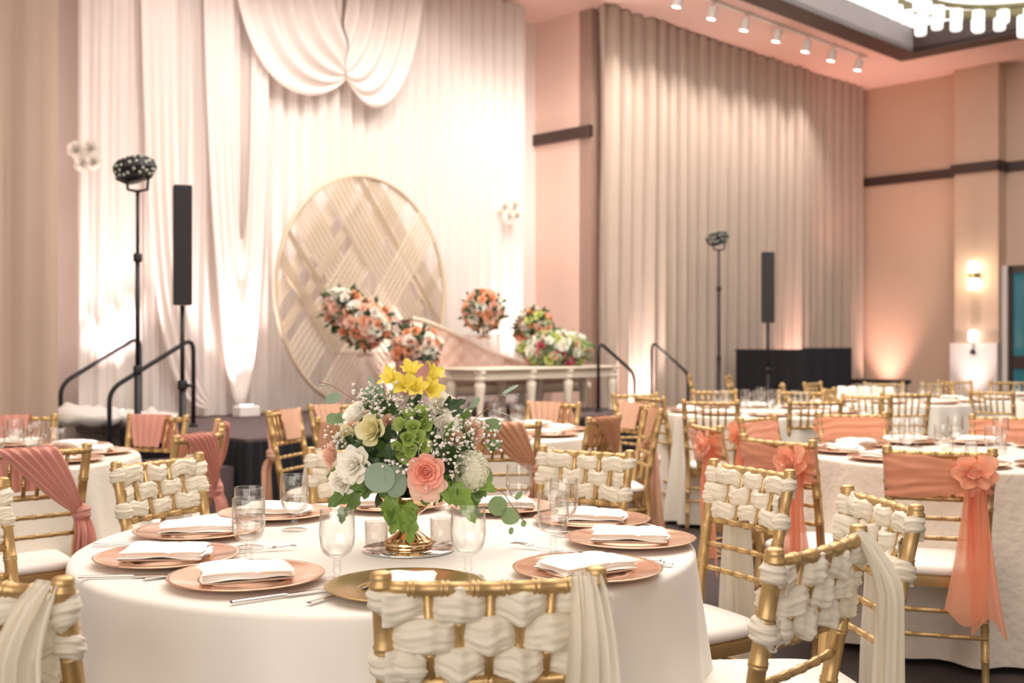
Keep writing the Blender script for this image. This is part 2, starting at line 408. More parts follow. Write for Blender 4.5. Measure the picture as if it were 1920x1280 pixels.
for k, (x, y, s) in enumerate(((150, 778, .20), (175, 775, .17), (215, 768, .16), (255, 766, .13), (300, 762, .12), (140, 795, .14))):
    p = wallpt(x, y, -.20); m.ball((p.x, p.y, STAGE + s * .35), s, 14, 9, (1.3, 1, .45))
m.v = [(x + .07 * noise.noise(Vector((x * 5, y * 5, z * 5))), y + .07 * noise.noise(Vector((x * 5 + 9, y * 5, z * 5))), max(STAGE + .003, z * 1.0 + .06 * noise.noise(Vector((x * 9, y * 9, z * 9 + 4))) + .02 * sin(x * 60 + 30 * y))) for x, y, z in m.v]
o = m.build('pooled_fabric', M['breath']); tag(o, 'white backdrop fabric pooled on the left corner of the stage', 'fabric')

# ------------------------------------------------------------------ stage
SB = 1.93; SA0 = along(1242, SB); SA1 = None
pl = flat(147, 788, STAGE); SA1 = -(pl - CORNER).dot(U)
st = empty('stage', room(SA0, SB), 0, 'low black skirted stage with a dark carpeted deck', 'stage')
def chp(o, par): o.parent = par; o.matrix_parent_inverse = Matrix.Translation(-Vector(par.location)); return o
chp(prism([room(SA0, SB), room(SA1, SB), room(SA1, -ALC + .01), room(SA0, -ALC + .01 if SA0 > A1 else .3)], STAGE - .09, STAGE).build('deck', M['stagetop'], None, False), st)
def skirt_path(p, q, pitch=.09, amp=.018):
    d = (q - p); Ln = d.length; d.normalize(); nr = Vector((d.y, -d.x, 0)); n = int(Ln / pitch * 8)
    m = MB()
    def fn(i, j):
        x = p + d * (Ln * i) + nr * (amp * sin(2 * pi * Ln * i / pitch + noise.noise(Vector((i * 30, 0, 1))))); return (x.x, x.y, .01 + (STAGE - .03) * j)
    m.grid(fn, n, 2); return m
m = skirt_path(room(SA0 - .02, SB + .02), room(SA1 + .02, SB + .02)); t = skirt_path(room(SA1 + .02, SB + .02), room(SA1 + .02, 0.0)); m.add(t.v, t.f)
t = skirt_path(room(SA0 - .02, SB + .02), room(SA0 - .02, .35)); m.add(t.v, t.f)
chp(m.build('skirt', M['blackcloth']), st)
# steps at the left end and handrails
def stairs(name, a0, dirn, b0, b1, label):
    e = empty(name, room(a0, b0), 0, label, 'steps')
    for k in range(2):
        h = STAGE * (2 - k) / 3; aa = a0 + dirn * (.02 + k * .28); ab = aa + dirn * .28
        chp(prism([room(min(aa, ab), b0), room(max(aa, ab), b0), room(max(aa, ab), b1), room(min(aa, ab), b1)], 0.002, h).build('step', M['stagetop'], None, False), e)
stairs('stage_steps', SA1 + .03, 1, .95, 1.85, 'dark steps climbing to the left end of the stage')
stairs('stage_steps', SA0 - .04, -1, .80, 1.75, 'dark steps climbing to the right end of the stage')
def handrail(low, lowtop, up, uptop, label, lowz=0.0, upz=STAGE, r=.019):
    low = Vector(low); up = Vector(up); d = (up - low); d.z = 0; L = d.length; d.normalize()
    pts = [Vector((low.x, low.y, lowz))]; 
    a = Vector((low.x, low.y, lowtop)); b = Vector((up.x, up.y, uptop))
    sl = (uptop - lowtop) / L
    k1 = a + Vector((0, 0, -.10)); k2 = a + d * .10 + Vector((0, 0, .10 * sl))
    pts.append(k1)
    for t in (.2, .4, .6, .8): pts.append(k1 * (1 - t) ** 2 + a * 2 * t * (1 - t) + k2 * t * t)
    pts.append(k2)
    k3 = b - d * .12 - Vector((0, 0, .12 * sl)); k4 = b + Vector((0, 0, -.12)); pts.append(k3)
    for t in (.2, .4, .6, .8): pts.append(k3 * (1 - t) ** 2 + (b + Vector((0, 0, .02))) * 2 * t * (1 - t) + k4 * t * t)
    pts += [k4, Vector((up.x, up.y, upz))]
    e = empty('handrail', low.xy.to_3d(), 0, label, 'handrail')
    chp(MB().tube(pts, r, 10).build('rail', M['black']), e)
    chp(MB().lathe([(.035, 0), (.035, .02), (.02, .03)], 14, (low.x, low.y, lowz)).lathe([(.035, 0), (.035, .02), (.02, .03)], 14, (up.x, up.y, upz)).build('foot_plate', M['black']), e)
UB = Vector((-2.66, 9.35, 0)); LB = UB - U * .728
handrail(LB, .93, UB, 1.345, 'black tubular handrail of the left stage steps, nearer one beside the speaker')
UA = UB - V * .95; LA = UA - U * .715
handrail(LA, .95, UA, 1.36, 'black tubular handrail of the left stage steps, farther one behind the light stand')
for (x0, y0, x1, y1, b, lb) in ((1190, 702, 1122, 640, .85, 'black curved handrail of the right stage steps, next to the floral table'), (1290, 702, 1222, 640, 1.75 - .9, 'black curved handrail right of the stage, over the lit drape')):
    pass
pu = wallpt(1122, 640, 1.60); pl_ = wallpt(1190, 700, 1.60)
handrail((pl_.x, pl_.y, 0), pl_.z, (pu.x, pu.y, 0), pu.z, 'black curved handrail of the right stage steps, next to the floral table', r=.017)
pu = wallpt(1222, 640, .78); pl_ = wallpt(1290, 700, .78)
handrail((pl_.x, pl_.y, 0), pl_.z, (pu.x, pu.y, 0), pu.z, 'black curved handrail right of the stage, in front of the lit drape', r=.017)
LP = dict(near=245, far=310, fill=190, up=280, track=75, stage=125, pinkc=60, sconce=5, world=.62, exp=0.10)
# ------------------------------------------------------------------ chairs
CH = dict(top=.882)
def ypl(z):            # back plane: leans backwards above the seat
    return -.010 - .085 * max(0, (z - .45) / .465) ** 1.2 if z > .45 else -.010 - .05 * ((.45 - z) / .45) ** 1.5
def wpl(z): return .160 + .021 * max(0, min(1, (z - .45) / .46)) if z > .45 else .160 + .004 * (.45 - z)
def bamboo(p, q, r, rings=(.3, .62), seg=9, bow=0, n=None, ends=True):
    """turned bar from p to q with raised bamboo rings; bow shifts the middle backwards"""
    p = Vector(p); q = Vector(q); ts = [0]; rs = [r]
    for t in rings:
        w = .0026 / max((q - p).length, .05)
        for dt, k in ((-3 * w, 1), (-2.3 * w, 1.2), (-1.1 * w, 1.2), (-.5 * w, 1.02), (.5 * w, 1.02), (1.1 * w, 1.2), (2.3 * w, 1.2), (3 * w, 1)):
            ts.append(t + dt); rs.append(r * k)
    ts.append(1); rs.append(r)
    if bow:
        for t in (.08, .16, .25, .4, .5, .6, .75, .84, .92):
            if all(abs(t - u) > .02 for u in ts): ts.append(t); rs.append(r)
        z = sorted(zip(ts, rs)); ts = [a for a, _ in z]; rs = [b for _, b in z]
    pts = [p + (q - p) * t + Vector((0, -bow * 4 * t * (1 - t), 0)) for t in ts]
    return MB().tube(pts, rs, seg)
def rail_fn(z, bow=.018):
    w = wpl(z); return Vector((-w, ypl(z), z)), Vector((w, ypl(z), z))
def ribbon_weave(z0, parity, seed, W, amp=.019, hh=.0300, tt=.013, x0=-1.0, x1=1.0):
    """one woven row of sash; xs spindle fractions"""
    xs = [-1, -.58, -.29, 0, .29, .58, 1]
    rnd = random.Random(seed); offs = [rnd.uniform(-.006, .006) for _ in range(9)]; hs = [rnd.uniform(.92, 1.1) for _ in range(9)]
    n = 120; sec = 44; m = MB()
    def idx(x):
        for k in range(6):
            if x <= xs[k + 1]: return k + (x - xs[k]) / (xs[k + 1] - xs[k])
        return 6
    def fn(i, j):
        x = x0 + (x1 - x0) * i; f = idx(x); c = cos(pi * f) * (1 if parity else -1)
        near = math.exp(-((f - round(f)) / .26) ** 2); cc = c / max(.3, abs(c)) * near
        k = min(6, int(f)); t = f - k; zo = offs[k] * (1 - t) + offs[k + 1] * t
        hk = hs[k] * (1 - t) + hs[k + 1] * t
        hid = .5 + .5 * c
        y = ypl(z0) - .017 * cc - .018 * (1 - x * x)
        h = hh * hk * (.80 + .26 * hid ** .8)
        tt_ = .019 - .008 * near
        # droop of each puff
        zo -= .005 * hid
        th = 2 * pi * j; v = sin(th); ed = cos(th)
        wr = .0017 * sin(8 * v + 1.8 * sin(f * 1.9 + seed) + seed) + .0015 * sin(14 * v + 2.4 * sin(f * 3.1) + seed * 2) + .0008 * sin(25 * v + 5 * f)
        rr = tt_ * math.copysign(abs(ed) ** .75, ed)
        yy = y + rr + (wr if abs(ed) > .25 else wr * .3) * (1 if ed > 0 else -1)
        return (x * W, yy, z0 + zo + h * v + .003 * sin(f * 5 + seed))
    m.grid(fn, n, sec, wrapv=True); return m
def knot_puff(c, r, h, seed, m=None, sc=(1, 1)):
    """wrinkled fabric wrapped round a post"""
    m = m or MB(); nu, nv = 32, 30
    def fn(i, j):
        a = 2 * pi * i; t = j * 2 - 1
        rr = r * sqrt(max(.06, 1 - abs(t) ** 2.6)) + .0016 * sin(t * 9 + 1.6 * sin(a + seed) + seed) + .0010 * sin(t * 17 + 2 * sin(a * 2) + seed)
        return (c[0] + rr * cos(a) * sc[0], c[1] + rr * sin(a) * sc[1], c[2] + t * h + .006 * sin(a + seed))
    m.grid(fn, nu, nv, wrapu=True); return m
def tail_sheet(p0, zt, zb, w0, w1, seed, out=.03, swing=0.0, pl=6, amp=.012, m=None, back=-1, nu=40, nv=26, ragged=.02):
    """hanging sash tail, pleated at the top and opening downwards"""
    m = m or MB()
    def fn(i, j):
        t = j; w = w0 + (w1 - w0) * (t ** .7); s = i * 2 - 1
        x = p0[0] + s * w / 2 + swing * t * t + .012 * sin(2.3 * t + seed) * t
        zbb = zb + ragged * sin(i * 5 + seed)
        z = zt + (zbb - zt) * t
        A = amp * (1 - .25 * t) * (1 if t > .03 else t / .03)
        y = p0[1] + back * (out * sin(min(1, t * 6) * pi / 2)) + A * (.7 + .9 * noise.noise(Vector((s * 1.7 + seed, t * 1.5, seed)))) * sin(pl * pi * s * .5 * (1 + .25 * sin(2 * s + seed)) + 1.2 * sin(3 * t + seed) + seed) + .35 * A * sin(2.7 * pl * s + seed + 2 * t)
        return (x, y, z)
    m.grid(fn, nu, nv); return m
def petal(m, mat, Rr, Zt, az, wa, curl=.25, cup=1.0, nu=6, nv=6, ruf=0.0, seed=0.0, rb=.08, point=0.0):
    def fn(i, j):
        s = i * 2 - 1; t = j
        tt = t * (1 - .22 * abs(s) ** 3 + point * (1 - abs(s)) * .15)
        ra = Rr * (rb + (1 - rb) * tt ** .75) + curl * Rr * max(0, tt - .6) ** 2 * 3
        z = Zt * tt ** (1.25 * cup) - curl * Zt * max(0, tt - .72) ** 2 * 5
        w = wa * (.35 + .65 * sin(min(1, t * 1.25) * pi / 2))
        a = az + s * w; ra += ruf * Rr * sin(5 * s + seed) * t
        ra -= .06 * Rr * (s * s) * t
        return (ra * cos(a), ra * sin(a), z + ruf * Zt * cos(7 * s + seed) * t)
    m.grid(fn, nu, nv, mat)
def rose_mb(r=.035, seed=1, layers=((.12, 1.0, 3, .05, 1.2), (.26, .98, 4, .10, 1.0), (.44, .92, 5, .18, .80), (.66, .80, 5, .28, .68), (.92, .58, 6, .34, .62)), nu=6, nv=6, ruf=.03, m=None, mat=None, hgt_=1.05):
    m = m or MB(); rd = random.Random(seed)
    for li, (rr, zz, n, curl, wa) in enumerate(layers):
        for k in range(n):
            petal(m, mat, r * rr * rd.uniform(.94, 1.06), r * hgt_ * zz * rd.uniform(.95, 1.05), 2 * pi * k / n + li * .9 + rd.uniform(-.1, .1), wa * 1.15, curl, 1.0, nu, nv, ruf, rd.uniform(0, 6))
    m.ball((0, 0, r * .5), r * .16, 8, 5, (1, 1, 1.9), mat)
    return m

def bow_mb(c, s, seed=0, m=None):
    """ruffled rosette bow facing backwards (-y)"""
    m = m or MB(); rd = random.Random(seed)
    base = Matrix.Translation(Vector(c)) @ Matrix.Rotation(pi / 2, 4, 'X')
    for li, (rr, zz, n, curl, wa) in enumerate(((.35, .75, 3, .2, .9), (.66, .66, 4, .35, .75), (1.0, .42, 5, .5, .62))):
        for k in range(n):
            mt = base @ Matrix.Rotation(rd.uniform(-.25, .25), 4, 'X') @ Matrix.Rotation(rd.uniform(-.2, .2), 4, 'Y')
            petal(m, mt, s * rr * rd.uniform(.85, 1.15), s * zz * rd.uniform(.8, 1.2), 2 * pi * k / n + li + rd.uniform(-.3, .3), wa * 1.2, curl, 1, 14, 9, .10, rd.uniform(0, 6), rb=.05)
    return m

PROTO = {}
def make_chair(kind, side, tailside=None):
    root = empty('chiavari_chair', (0, 0, 0)); G = M['gold']
    root['category'] = 'chair'
    def P(name, mb, mat=G, **k): return mb.build(name, mat, root, True, **k)
    # rear posts run from the floor to the finial
    for s in (-1, 1):
        zs = [0, .05, .40, .45, .50]; ring = set()
        for zc in (.13, .27, .58, .69, .78):
            for dz in (-.008, -.0055, -.002, 0, .002, .0055, .008):
                zs.append(zc + dz)
                if abs(dz) in (.0055, .002): ring.add(zc + dz)
        zs += [.84, .865]; zs.sort()
        pts = []; rs = []
        for z in zs:
            pts.append((s * wpl(z), ypl(z), z)); r0 = .0125 + .005 * min(1, z / .5) - .001 * max(0, z - .5)
            rs.append(r0 * (1.13 if z in ring else 1))
        top = CH['top']
        for dz, r in ((.0, .0165), (.006, .0165), (.010, .021), (.016, .0215), (.020, .0175), (.026, .0185), (.034, .0180), (.038, .013), (.0395, .004)):
            z = top - .006 + dz; pts.append((s * wpl(z), ypl(top) - .0, z)); rs.append(r)
        P('back_post', MB().tube(pts, rs, 12))
    p, q = rail_fn(CH['top'] + .004); P('top_rail', bamboo(p, q, .0125, (.14, .29, .43, .57, .71, .86), 10, .022))
    for k, z in enumerate((.721, .645, .570)):
        p, q = rail_fn(z); P('back_rail', bamboo(p, q, .0085 if k else .0105, (.12, .31, .5, .69, .88), 8, .016 if k == 0 else .010))
    for f in (-.58, -.29, 0, .29, .58):
        z0, z1 = .721, CH['top'] + .002
        b0 = -.016 * (1 - f * f); b1 = -.022 * (1 - f * f)
        P('spindle', bamboo((f * wpl(z0) * .96, ypl(z0) + b0, z0), (f * wpl(z1), ypl(z1) + b1, z1), .0078, (.32, .66), 8))
    # seat
    zs_ = .425
    def seat_outline(off=0.0, n=40):
        out = []
        for i in range(n):
            a = 2 * pi * i / n; c, s = cos(a), sin(a); e = .42
            x = math.copysign(abs(c) ** e, c); y = math.copysign(abs(s) ** e, s)
            w = .188 + .018 * y; out.append((x * (w + off), .185 + y * (.195 + off)))
        return out
    m = MB(); n = 40; rows = ((0.0, zs_ - .042), (0.004, zs_ - .02), (0.004, zs_ - .004), (-.004, zs_))
    vs = []; fs = []
    for off, z in rows: vs += [(x, y, z) for x, y in seat_outline(off)]
    for r in range(3):
        for i in range(n): fs.append((r * n + i, r * n + (i + 1) % n, (r + 1) * n + (i + 1) % n, (r + 1) * n + i))
    fs += [tuple(reversed(range(n))), tuple(range(3 * n, 4 * n))]; m.add(vs, fs)
    P('seat_frame', m, sharp=50)
    m = MB(); vs = []; fs = []; rows = [(-.006, 0), (.004, .006), (.006, .016), (.002, .028), (-.012, .037), (-.04, .043), (-.09, .047), (-.15, .049)]
    for off, z in rows: vs += [(x, y, zs_ + .0005 + z) for x, y in seat_outline(off)]
    for r in range(len(rows) - 1):
        for i in range(n): fs.append((r * n + i, r * n + (i + 1) % n, (r + 1) * n + (i + 1) % n, (r + 1) * n + i))
    fs += [tuple(reversed(range(n))), tuple(range((len(rows) - 1) * n, len(rows) * n))]; m.add(vs, fs)
    P('seat_cushion', m, M['cushion'])
    for s in (-1, 1):
        P('leg', bamboo((s * .186, .365, zs_ - .03), (s * .192, .385, 0), .0145, (.25, .55, .8), 10))
        P('stretcher', bamboo((s * .190, .375, .235), (s * .170, -.03, .235), .0085, (.2, .5, .8), 8))
        P('stretcher', bamboo((s * .188, .370, .325), (s * .168, -.02, .325), .0085, (.2, .5, .8), 8))
    P('stretcher', bamboo((-.187, .378, .28), (.187, .378, .28), .0085, (.2, .5, .8), 8))
    P('stretcher', bamboo((-.168, -.03, .30), (.168, -.03, .30), .0085, (.2, .5, .8), 8))
    P('stretcher', bamboo((-.168, -.04, .21), (.168, -.04, .21), .0085, (.2, .5, .8), 8))
    rows3 = (.865, .810, .757)
    if kind == 'ivory':
        for r, z in enumerate(rows3):
            P('woven_sash', ribbon_weave(z, r % 2 == 0, 3 + r * 5 + side, wpl(z)), M['ivory'])
        for (z, s, h, r) in ((rows3[0] + .000, -side, .028, .025), (rows3[2] - .004, -side, .030, .028), (rows3[0] - .006, side, .032, .026), (rows3[1] - .014, side, .026, .026)):
            P('sash_wrap', knot_puff((s * wpl(z), ypl(z), z), r, h, z * 50 + s), M['ivory'])
        P('sash_wrap', knot_puff((-side * (wpl(.72) - .040), ypl(.75) - .018, .754), .026, .027, 5, None, (1.1, .7)), M['ivory'])
        m = tail_sheet((side * .162, ypl(.87) - .016, 0), .908, .06, .050, .190, 1.5 + side, out=.055, swing=-.012 * side, pl=6, amp=.014, nu=56, nv=36)
        tail_sheet((side * .155, ypl(.87) - .020, 0), .902, .13, .040, .130, 4.0, out=.075, swing=-.03 * side, pl=5, amp=.011, m=m, nu=40, nv=30)
        P('sash_tail', m, M['ivory_tail'])
    elif kind == 'peach':
        def fn(i, j):
            a = 2 * pi * i; z = .886 - .160 * j
            xx = cos(a); yy = sin(a); w = wpl(z) + .016
            x = math.copysign(abs(xx) ** .35, xx) * w
            pin = 1 - .42 * math.exp(-((x - side * .115) / .07) ** 2) if yy < 0 else 1
            zz = .806 + (z - .806) * pin
            y = ypl(z) - .022 * (1 - (x / w) ** 2) + math.copysign(abs(yy) ** .5, yy) * .024
            y += .0050 * sin(j * 17 + 5 * noise.noise(Vector((x * 7, j * 2.2, yy * .4))) + 3 * x) * (.6 + .8 * noise.noise(Vector((x * 11, j * 5, 2)))) * (1 if yy < 0 else -1) * (1 if j > .02 else 0)
            return (x, y, zz)
        m = MB(); m.grid(fn, 90, 40, wrapu=True); P('sash_band', m, M['peach'])
        bc = (side * .115, ypl(.82) - .055, .825)
        m = bow_mb(bc, .066, 3 + side); m.ball((bc[0], bc[1] - .02, bc[2]), .020, 12, 8, (1, .8, 1.2))
        P('sash_bow', m, M['peach'])
        m = tail_sheet((bc[0], bc[1] + .030, 0), .82, .30, .045, .135, 2.0, out=.030, swing=-.02 * side, pl=3, amp=.014, ragged=.03, nu=44, nv=34)
        tail_sheet((bc[0] + .012 * side, bc[1] + .036, 0), .82, .26, .045, .120, 5.5, out=.022, swing=.03 * side, pl=3, amp=.016, m=m, ragged=.04, nu=44, nv=34)
        P('sash_tail', m, M['peach_tail'])
    elif kind in ('dusty', 'copper', 'champagne'):
        # fabric spread over the top rail, gathered to the opposite post, then falling
        zk = .65 if kind == 'dusty' else .67
        def fn(i, j):
            e = j ** .85
            x0_ = -side * .175 + side * i * (.23 if kind == 'dusty' else .27); x1_ = side * (.165 + .012 * (i - .5))
            x = x0_ * (1 - e) + x1_ * e
            z = .912 * (1 - j) + (zk + .035 * (i - .5)) * j - .03 * sin(pi * j) * (1 - i)
            sag = -.010 * sin(pi * j)
            y = ypl(min(z, .885)) - .024 * (1 - (x / .19) ** 2) - .017 + sag + .008 * (1 - .55 * j) * sin(i * 38 + 4 * noise.noise(Vector((i * 3, j * 1.5, 1))) + side)
            if j < .04: y += .015; z = .911
            return (x, y - .016 * j, z)
        m = MB(); m.grid(fn, 70, 26)
        def fnf(i, j):      # the part folded over to the front
            x = -side * .175 + side * i * .23; z = .912 - .17 * j
            return (x * (1 - .3 * j), ypl(z) + .018 + .005 * sin(i * 30) * 1, z)
        m.grid(fnf, 40, 8); mt = M[kind]
        P('sash_drape', m, mt)
        m = MB(); knot_puff((side * .168, ypl(zk) - .025, zk - .005), .034, .036, 3, m)
        P('sash_knot', m, mt)
        m = tail_sheet((side * .168, ypl(zk) - .03, 0), zk - .01, .10, .045, .150, 2.0, out=.03, swing=.02 * side, pl=6, amp=.014, nu=44, nv=24)
        tail_sheet((side * .160, ypl(zk) - .02, 0), zk - .01, .20, .040, .110, 4.0, out=.045, swing=-.03 * side, pl=5, amp=.012, m=m)
        P('sash_tail', m, mt)
    return root
CHAIRS = []
def chair(x, y, face, kind, side, label, group=None):
    """x,y: middle of the top rail; face: direction (vector) the sitter looks"""
    key = (kind, side)
    if key not in PROTO: PROTO[key] = make_chair(kind, side); o = PROTO[key]
    else: o = copy_tree(PROTO[key])
    f = Vector((face[0], face[1])).normalized(); rz = math.atan2(f.y, f.x) - pi / 2
    off = ypl(.885); x *= .9375; y *= .9375
    o.location = (x - f.x * off, y - f.y * off, 0); o.rotation_euler = (0, 0, rz)
    o['label'] = label; o['category'] = 'chair'
    if group: o['group'] = group
    CHAIRS.append(o); return o
TM = (-.31, 2.86)
gi = 'woven sash chairs around the near table'
def fc(x, y, c): return (c[0] - x, c[1] - y)
chair(-.04, 2.00, (-.11, .99), 'ivory', 1, 'gold chair with woven ivory sash in the middle foreground, back to the viewer', gi)
chair(-.95, 2.02, (.44, .90), 'ivory', 1, 'gold chair with woven ivory sash cut off by the lower left corner', gi)
chair(.645, 2.35, (-.75, .66), 'ivory', 1, 'gold chair with woven ivory sash and a long tail, right foreground, angled to the table', gi)
chair(.985, 3.0, (-.99, -.15), 'ivory', 1, 'gold chair with woven ivory sash seen edge-on, between the angled and peach bow chairs', gi)
chair(.80, 3.76, (-.88, -.47), 'ivory', 1, 'gold chair with woven ivory sash turned toward us beside the right table rim', gi)
chair(.285, 4.35, (-.54, -.84), 'ivory', 1, 'gold chair with woven ivory sash behind the table, right of the bouquet', gi)
chair(-.60, 4.42, (.25, -.97), 'ivory', 1, 'gold chair with woven ivory sash mostly hidden behind the left of the bouquet', gi)
chair(-1.26, 4.0, (.87, -.49), 'ivory', -1, 'gold chair with woven ivory sash left of the bouquet, past the napkin plates', gi)
chair(-1.61, 3.2, (.93, -.37), 'ivory', -1, 'woven ivory sash chair with only its post showing at the left edge', gi)
gd = 'chairs with dusty rose drapes'
T2 = (-2.46, 4.98)
chair(-1.87, 4.42, (-.63, .72), 'dusty', 1, 'large gold chair with dusty rose drape knotted at its right post, left foreground', gd)
chair(-1.43, 5.12, (-.96, .25), 'dusty', 1, 'gold chair with dusty rose drape just behind the left woven chair', gd)
chair(-1.53, 5.85, (-.96, -.30), 'dusty', 1, 'gold chair with dusty rose drape seen almost edge-on before the black skirting', gd)
chair(-2.03, 6.42, (-.35, -.93), 'dusty', -1, 'gold chair with dusty rose drape standing below the stage handrail', gd)
chair(-2.83, 6.42, (.25, -.97), 'dusty', -1, 'gold chair with dusty rose drape at the far left, behind the glasses', gd)
T3 = (-.28, 6.45); gc = 'chairs with copper and champagne drapes'
chair(-1.41, 6.92, (.93, -.28), 'champagne', 1, 'gold chair with champagne drape in front of the stage, left of the bouquet', gc)
chair(-1.22, 7.60, (.75, -.60), 'champagne', -1, 'gold chair partly behind the champagne draped chair before the stage', gc)
chair(-.92, 6.05, (.62, .78), 'champagne', -1, 'gold chair with champagne drape just left of the bouquet', gc)
chair(-.05, 5.86, (-.15, .99), 'copper', 1, 'gold chair with gathered copper drape just right of the bouquet', gc)
chair(.29, 7.85, (-.45, -.9), 'champagne', -1, 'gold chair with champagne drape behind the middle table, under the white console', gc)
chair(.52, 6.32, (-.86, .50), 'copper', 1, 'gold chair covered by a copper drape, behind the woven chair right of the bouquet', gc)
chair(.86, 7.75, (-.85, -.5), 'champagne', -1, 'gold chair with pale champagne drape hanging down its right half', gc)
chair(1.02, 9.3, (.3, -.95), 'plain', 1, 'bare gold chair standing behind the champagne draped chair by the stage steps', gc)
chair(.90, 7.15, (-.98, -.12), 'copper', 1, 'gold chair seen edge-on with a copper tail hanging almost to the floor', gc)
chair(1.08, 8.75, (.9, .4), 'plain', 1, 'bare gold chair with white seat facing the table right of the stage steps', gc)
T4 = (1.87, 8.4); gp = 'bare gold chairs at the far tables'
chair(1.44, 8.12, (.25, .97), 'plain', 1, 'bare gold chair at the near left rim of the table before the black booth', gp)
chair(1.80, 9.95, (.1, -1), 'plain', 1, 'bare gold chair beyond the table, below the right light stand', gp)
chair(2.53, 9.80, (-.45, -.89), 'plain', 1, 'bare gold chair on the far right side of the glasses table', gp)
chair(2.20, 8.12, (-.1, .99), 'plain', 1, 'bare gold chair at the near right rim of the table before the black booth', gp)
chair(3.22, 12.0, (.75, -.65), 'plain', 1, 'bare gold chair turned sideways in front of the black booth', gp)
chair(2.78, 11.5, (.97, -.2), 'plain', 1, 'bare gold chair seen edge-on just left of the sideways one by the booth', gp)
chair(2.92, 10.3, (.85, -.45), 'plain', 1, 'bare gold chair below the right end of the black booth', gp)
T6 = (3.45, 10.0); T7 = (5.0, 10.3)
chair(3.95, 11.9, (-.2, -.98), 'plain', 1, 'bare gold chair in front of the dark low table by the lit wall', gp)
chair(3.31, 9.42, (.1, .99), 'plain', 1, 'bare gold chair with its back to us in the middle of the right far table', gp)
chair(2.86, 9.05, (.6, .8), 'plain', 1, 'bare gold chair left of the far right table, overlapping its neighbour', gp)
chair(4.52, 11.9, (.3, -.95), 'plain', 1, 'bare gold chair far back beneath the tan wall beside the pillar', gp)
chair(5.50, 12.4, (-.2, -.98), 'plain', 1, 'bare gold chair far right below the teal glass door', gp)
chair(4.98, 12.6, (.1, -.99), 'plain', 1, 'bare gold chair below the lit foot of the pillar', gp)
chair(4.20, 9.82, (.75, .65), 'plain', 1, 'bare gold chair at the left rim of the farthest right table', gp)
chair(4.88, 9.55, (.3, .95), 'plain', 1, 'bare gold chair at the near rim of the farthest right table', gp)
chair(2.36, 14.9, (.97, -.2), 'plain', 1, 'small bare gold chair by the drapes, left of the right light stand', gp)
chair(2.80, 14.5, (.95, -.3), 'plain', 1, 'small bare gold chair against the drapes just left of the black booth', gp)
T5 = (2.12, 5.15); gs = 'chairs with peach bow sashes'
chair(1.67, 4.38, (.30, .95), 'peach', 1, 'gold chair with wide peach sash and big bow, nearest of the peach chairs', gs)
chair(1.15, 4.86, (.81, .58), 'peach', 1, 'gold chair with peach bow standing right behind the woven chair at the table rim', gs)
chair(.985, 5.70, (.98, .2), 'peach', 1, 'gold chair with peach bow seen edge-on, leftmost of the peach chairs', gs)
chair(1.38, 6.28, (.75, -.66), 'peach', 1, 'gold chair with peach sash facing us, knot at its left, behind the leftmost', gs)
chair(2.01, 6.62, (.0, -1), 'peach', 1, 'gold chair with peach sash beyond the right table, above the stacked plates', gs)
chair(2.83, 6.38, (-.35, -.94), 'peach', 1, 'gold chair with peach sash cut by the right frame edge, beyond the glasses', gs)

# ------------------------------------------------------------------ tables
def table(c, R, zt, clothmat, seed, label, tlabel, folds=18, amp=.045, flare=.10, hang=.035, seg=260, group=None, namp=.5):
    t = empty('round_table', (c[0], c[1], 0), 0, tlabel, 'table', 'round tables under cloths')
    MB().lathe([(0, zt - .035), (R - .012, zt - .035), (R - .010, zt - .012), (R - .012, zt - .006), (0, zt - .006)], 64).build('tabletop', M['brown'], t)
    MB().lathe([(.30, 0), (.30, .03), (.05, .06), (.04, .3), (.04, zt - .06), (.12, zt - .035)], 24).build('pedestal', M['black'], t)
    def prof():
        out = []
        for k in range(12): out.append((R * k / 12, 0, 0))
        for k in range(7): a = k / 6 * pi / 2; out.append((R - .012 + .016 * sin(a), -.014 * (1 - cos(a)), .02 * k / 6))
        n = 22
        for k in range(1, n + 1): t_ = k / n; out.append((R + .006, -.016 - (zt - hang - .01) * t_, t_))
        return out
    pr = prof(); vs = []; fs = []
    for (r, dz, t_) in pr:
        for k in range(seg):
            a = 2 * pi * k / seg
            d = 0
            if t_ > 0:
                nn = noise.noise(Vector((cos(a) * 2 + seed, sin(a) * 2, seed)))
                f = sin(folds * a + 3 * nn + seed); f = (.5 + .5 * f) ** 1.4
                f2 = noise.noise(Vector((cos(a) * 5, sin(a) * 5 + seed, t_ * .8)))
                d = flare * t_ ** .9 * (.5 + .5 * f) * .8 + amp * t_ ** .8 * f + namp * .04 * t_ * f2
            zz = 0 if t_ > 0 else 0.0015 * noise.noise(Vector((r * cos(a) * 3, r * sin(a) * 3, seed)))
            vs.append(((r + d) * cos(a), (r + d) * sin(a), zt + dz + zz))
    for i in range(len(pr) - 1):
        for k in range(seg): fs.append((i * seg + k, i * seg + (k + 1) % seg, (i + 1) * seg + (k + 1) % seg, (i + 1) * seg + k))
    m = MB(); m.add(vs, fs)
    o = m.build('tablecloth', clothmat, None, True, loc=(c[0], c[1], 0)); tag(o, label, 'tablecloth', group); return o
table(TM, .765, TABLE_Z, M['cloth'], 2.0, 'large smooth ivory satin tablecloth on the nearest round table', 'nearest round table under the smooth ivory satin cloth', folds=11, amp=.050, flare=.07, seg=360, namp=1.2)
table(T2, .76, TABLE_Z, M['cloth2'], 4.0, 'off white tablecloth on the left background table with dusty rose chairs', 'round table at the left with dusty rose chairs')
table(T3, .76, TABLE_Z, M['cloth'], 6.0, 'off white tablecloth on the table behind the bouquet with copper draped chairs', 'round table behind the bouquet with copper draped chairs')
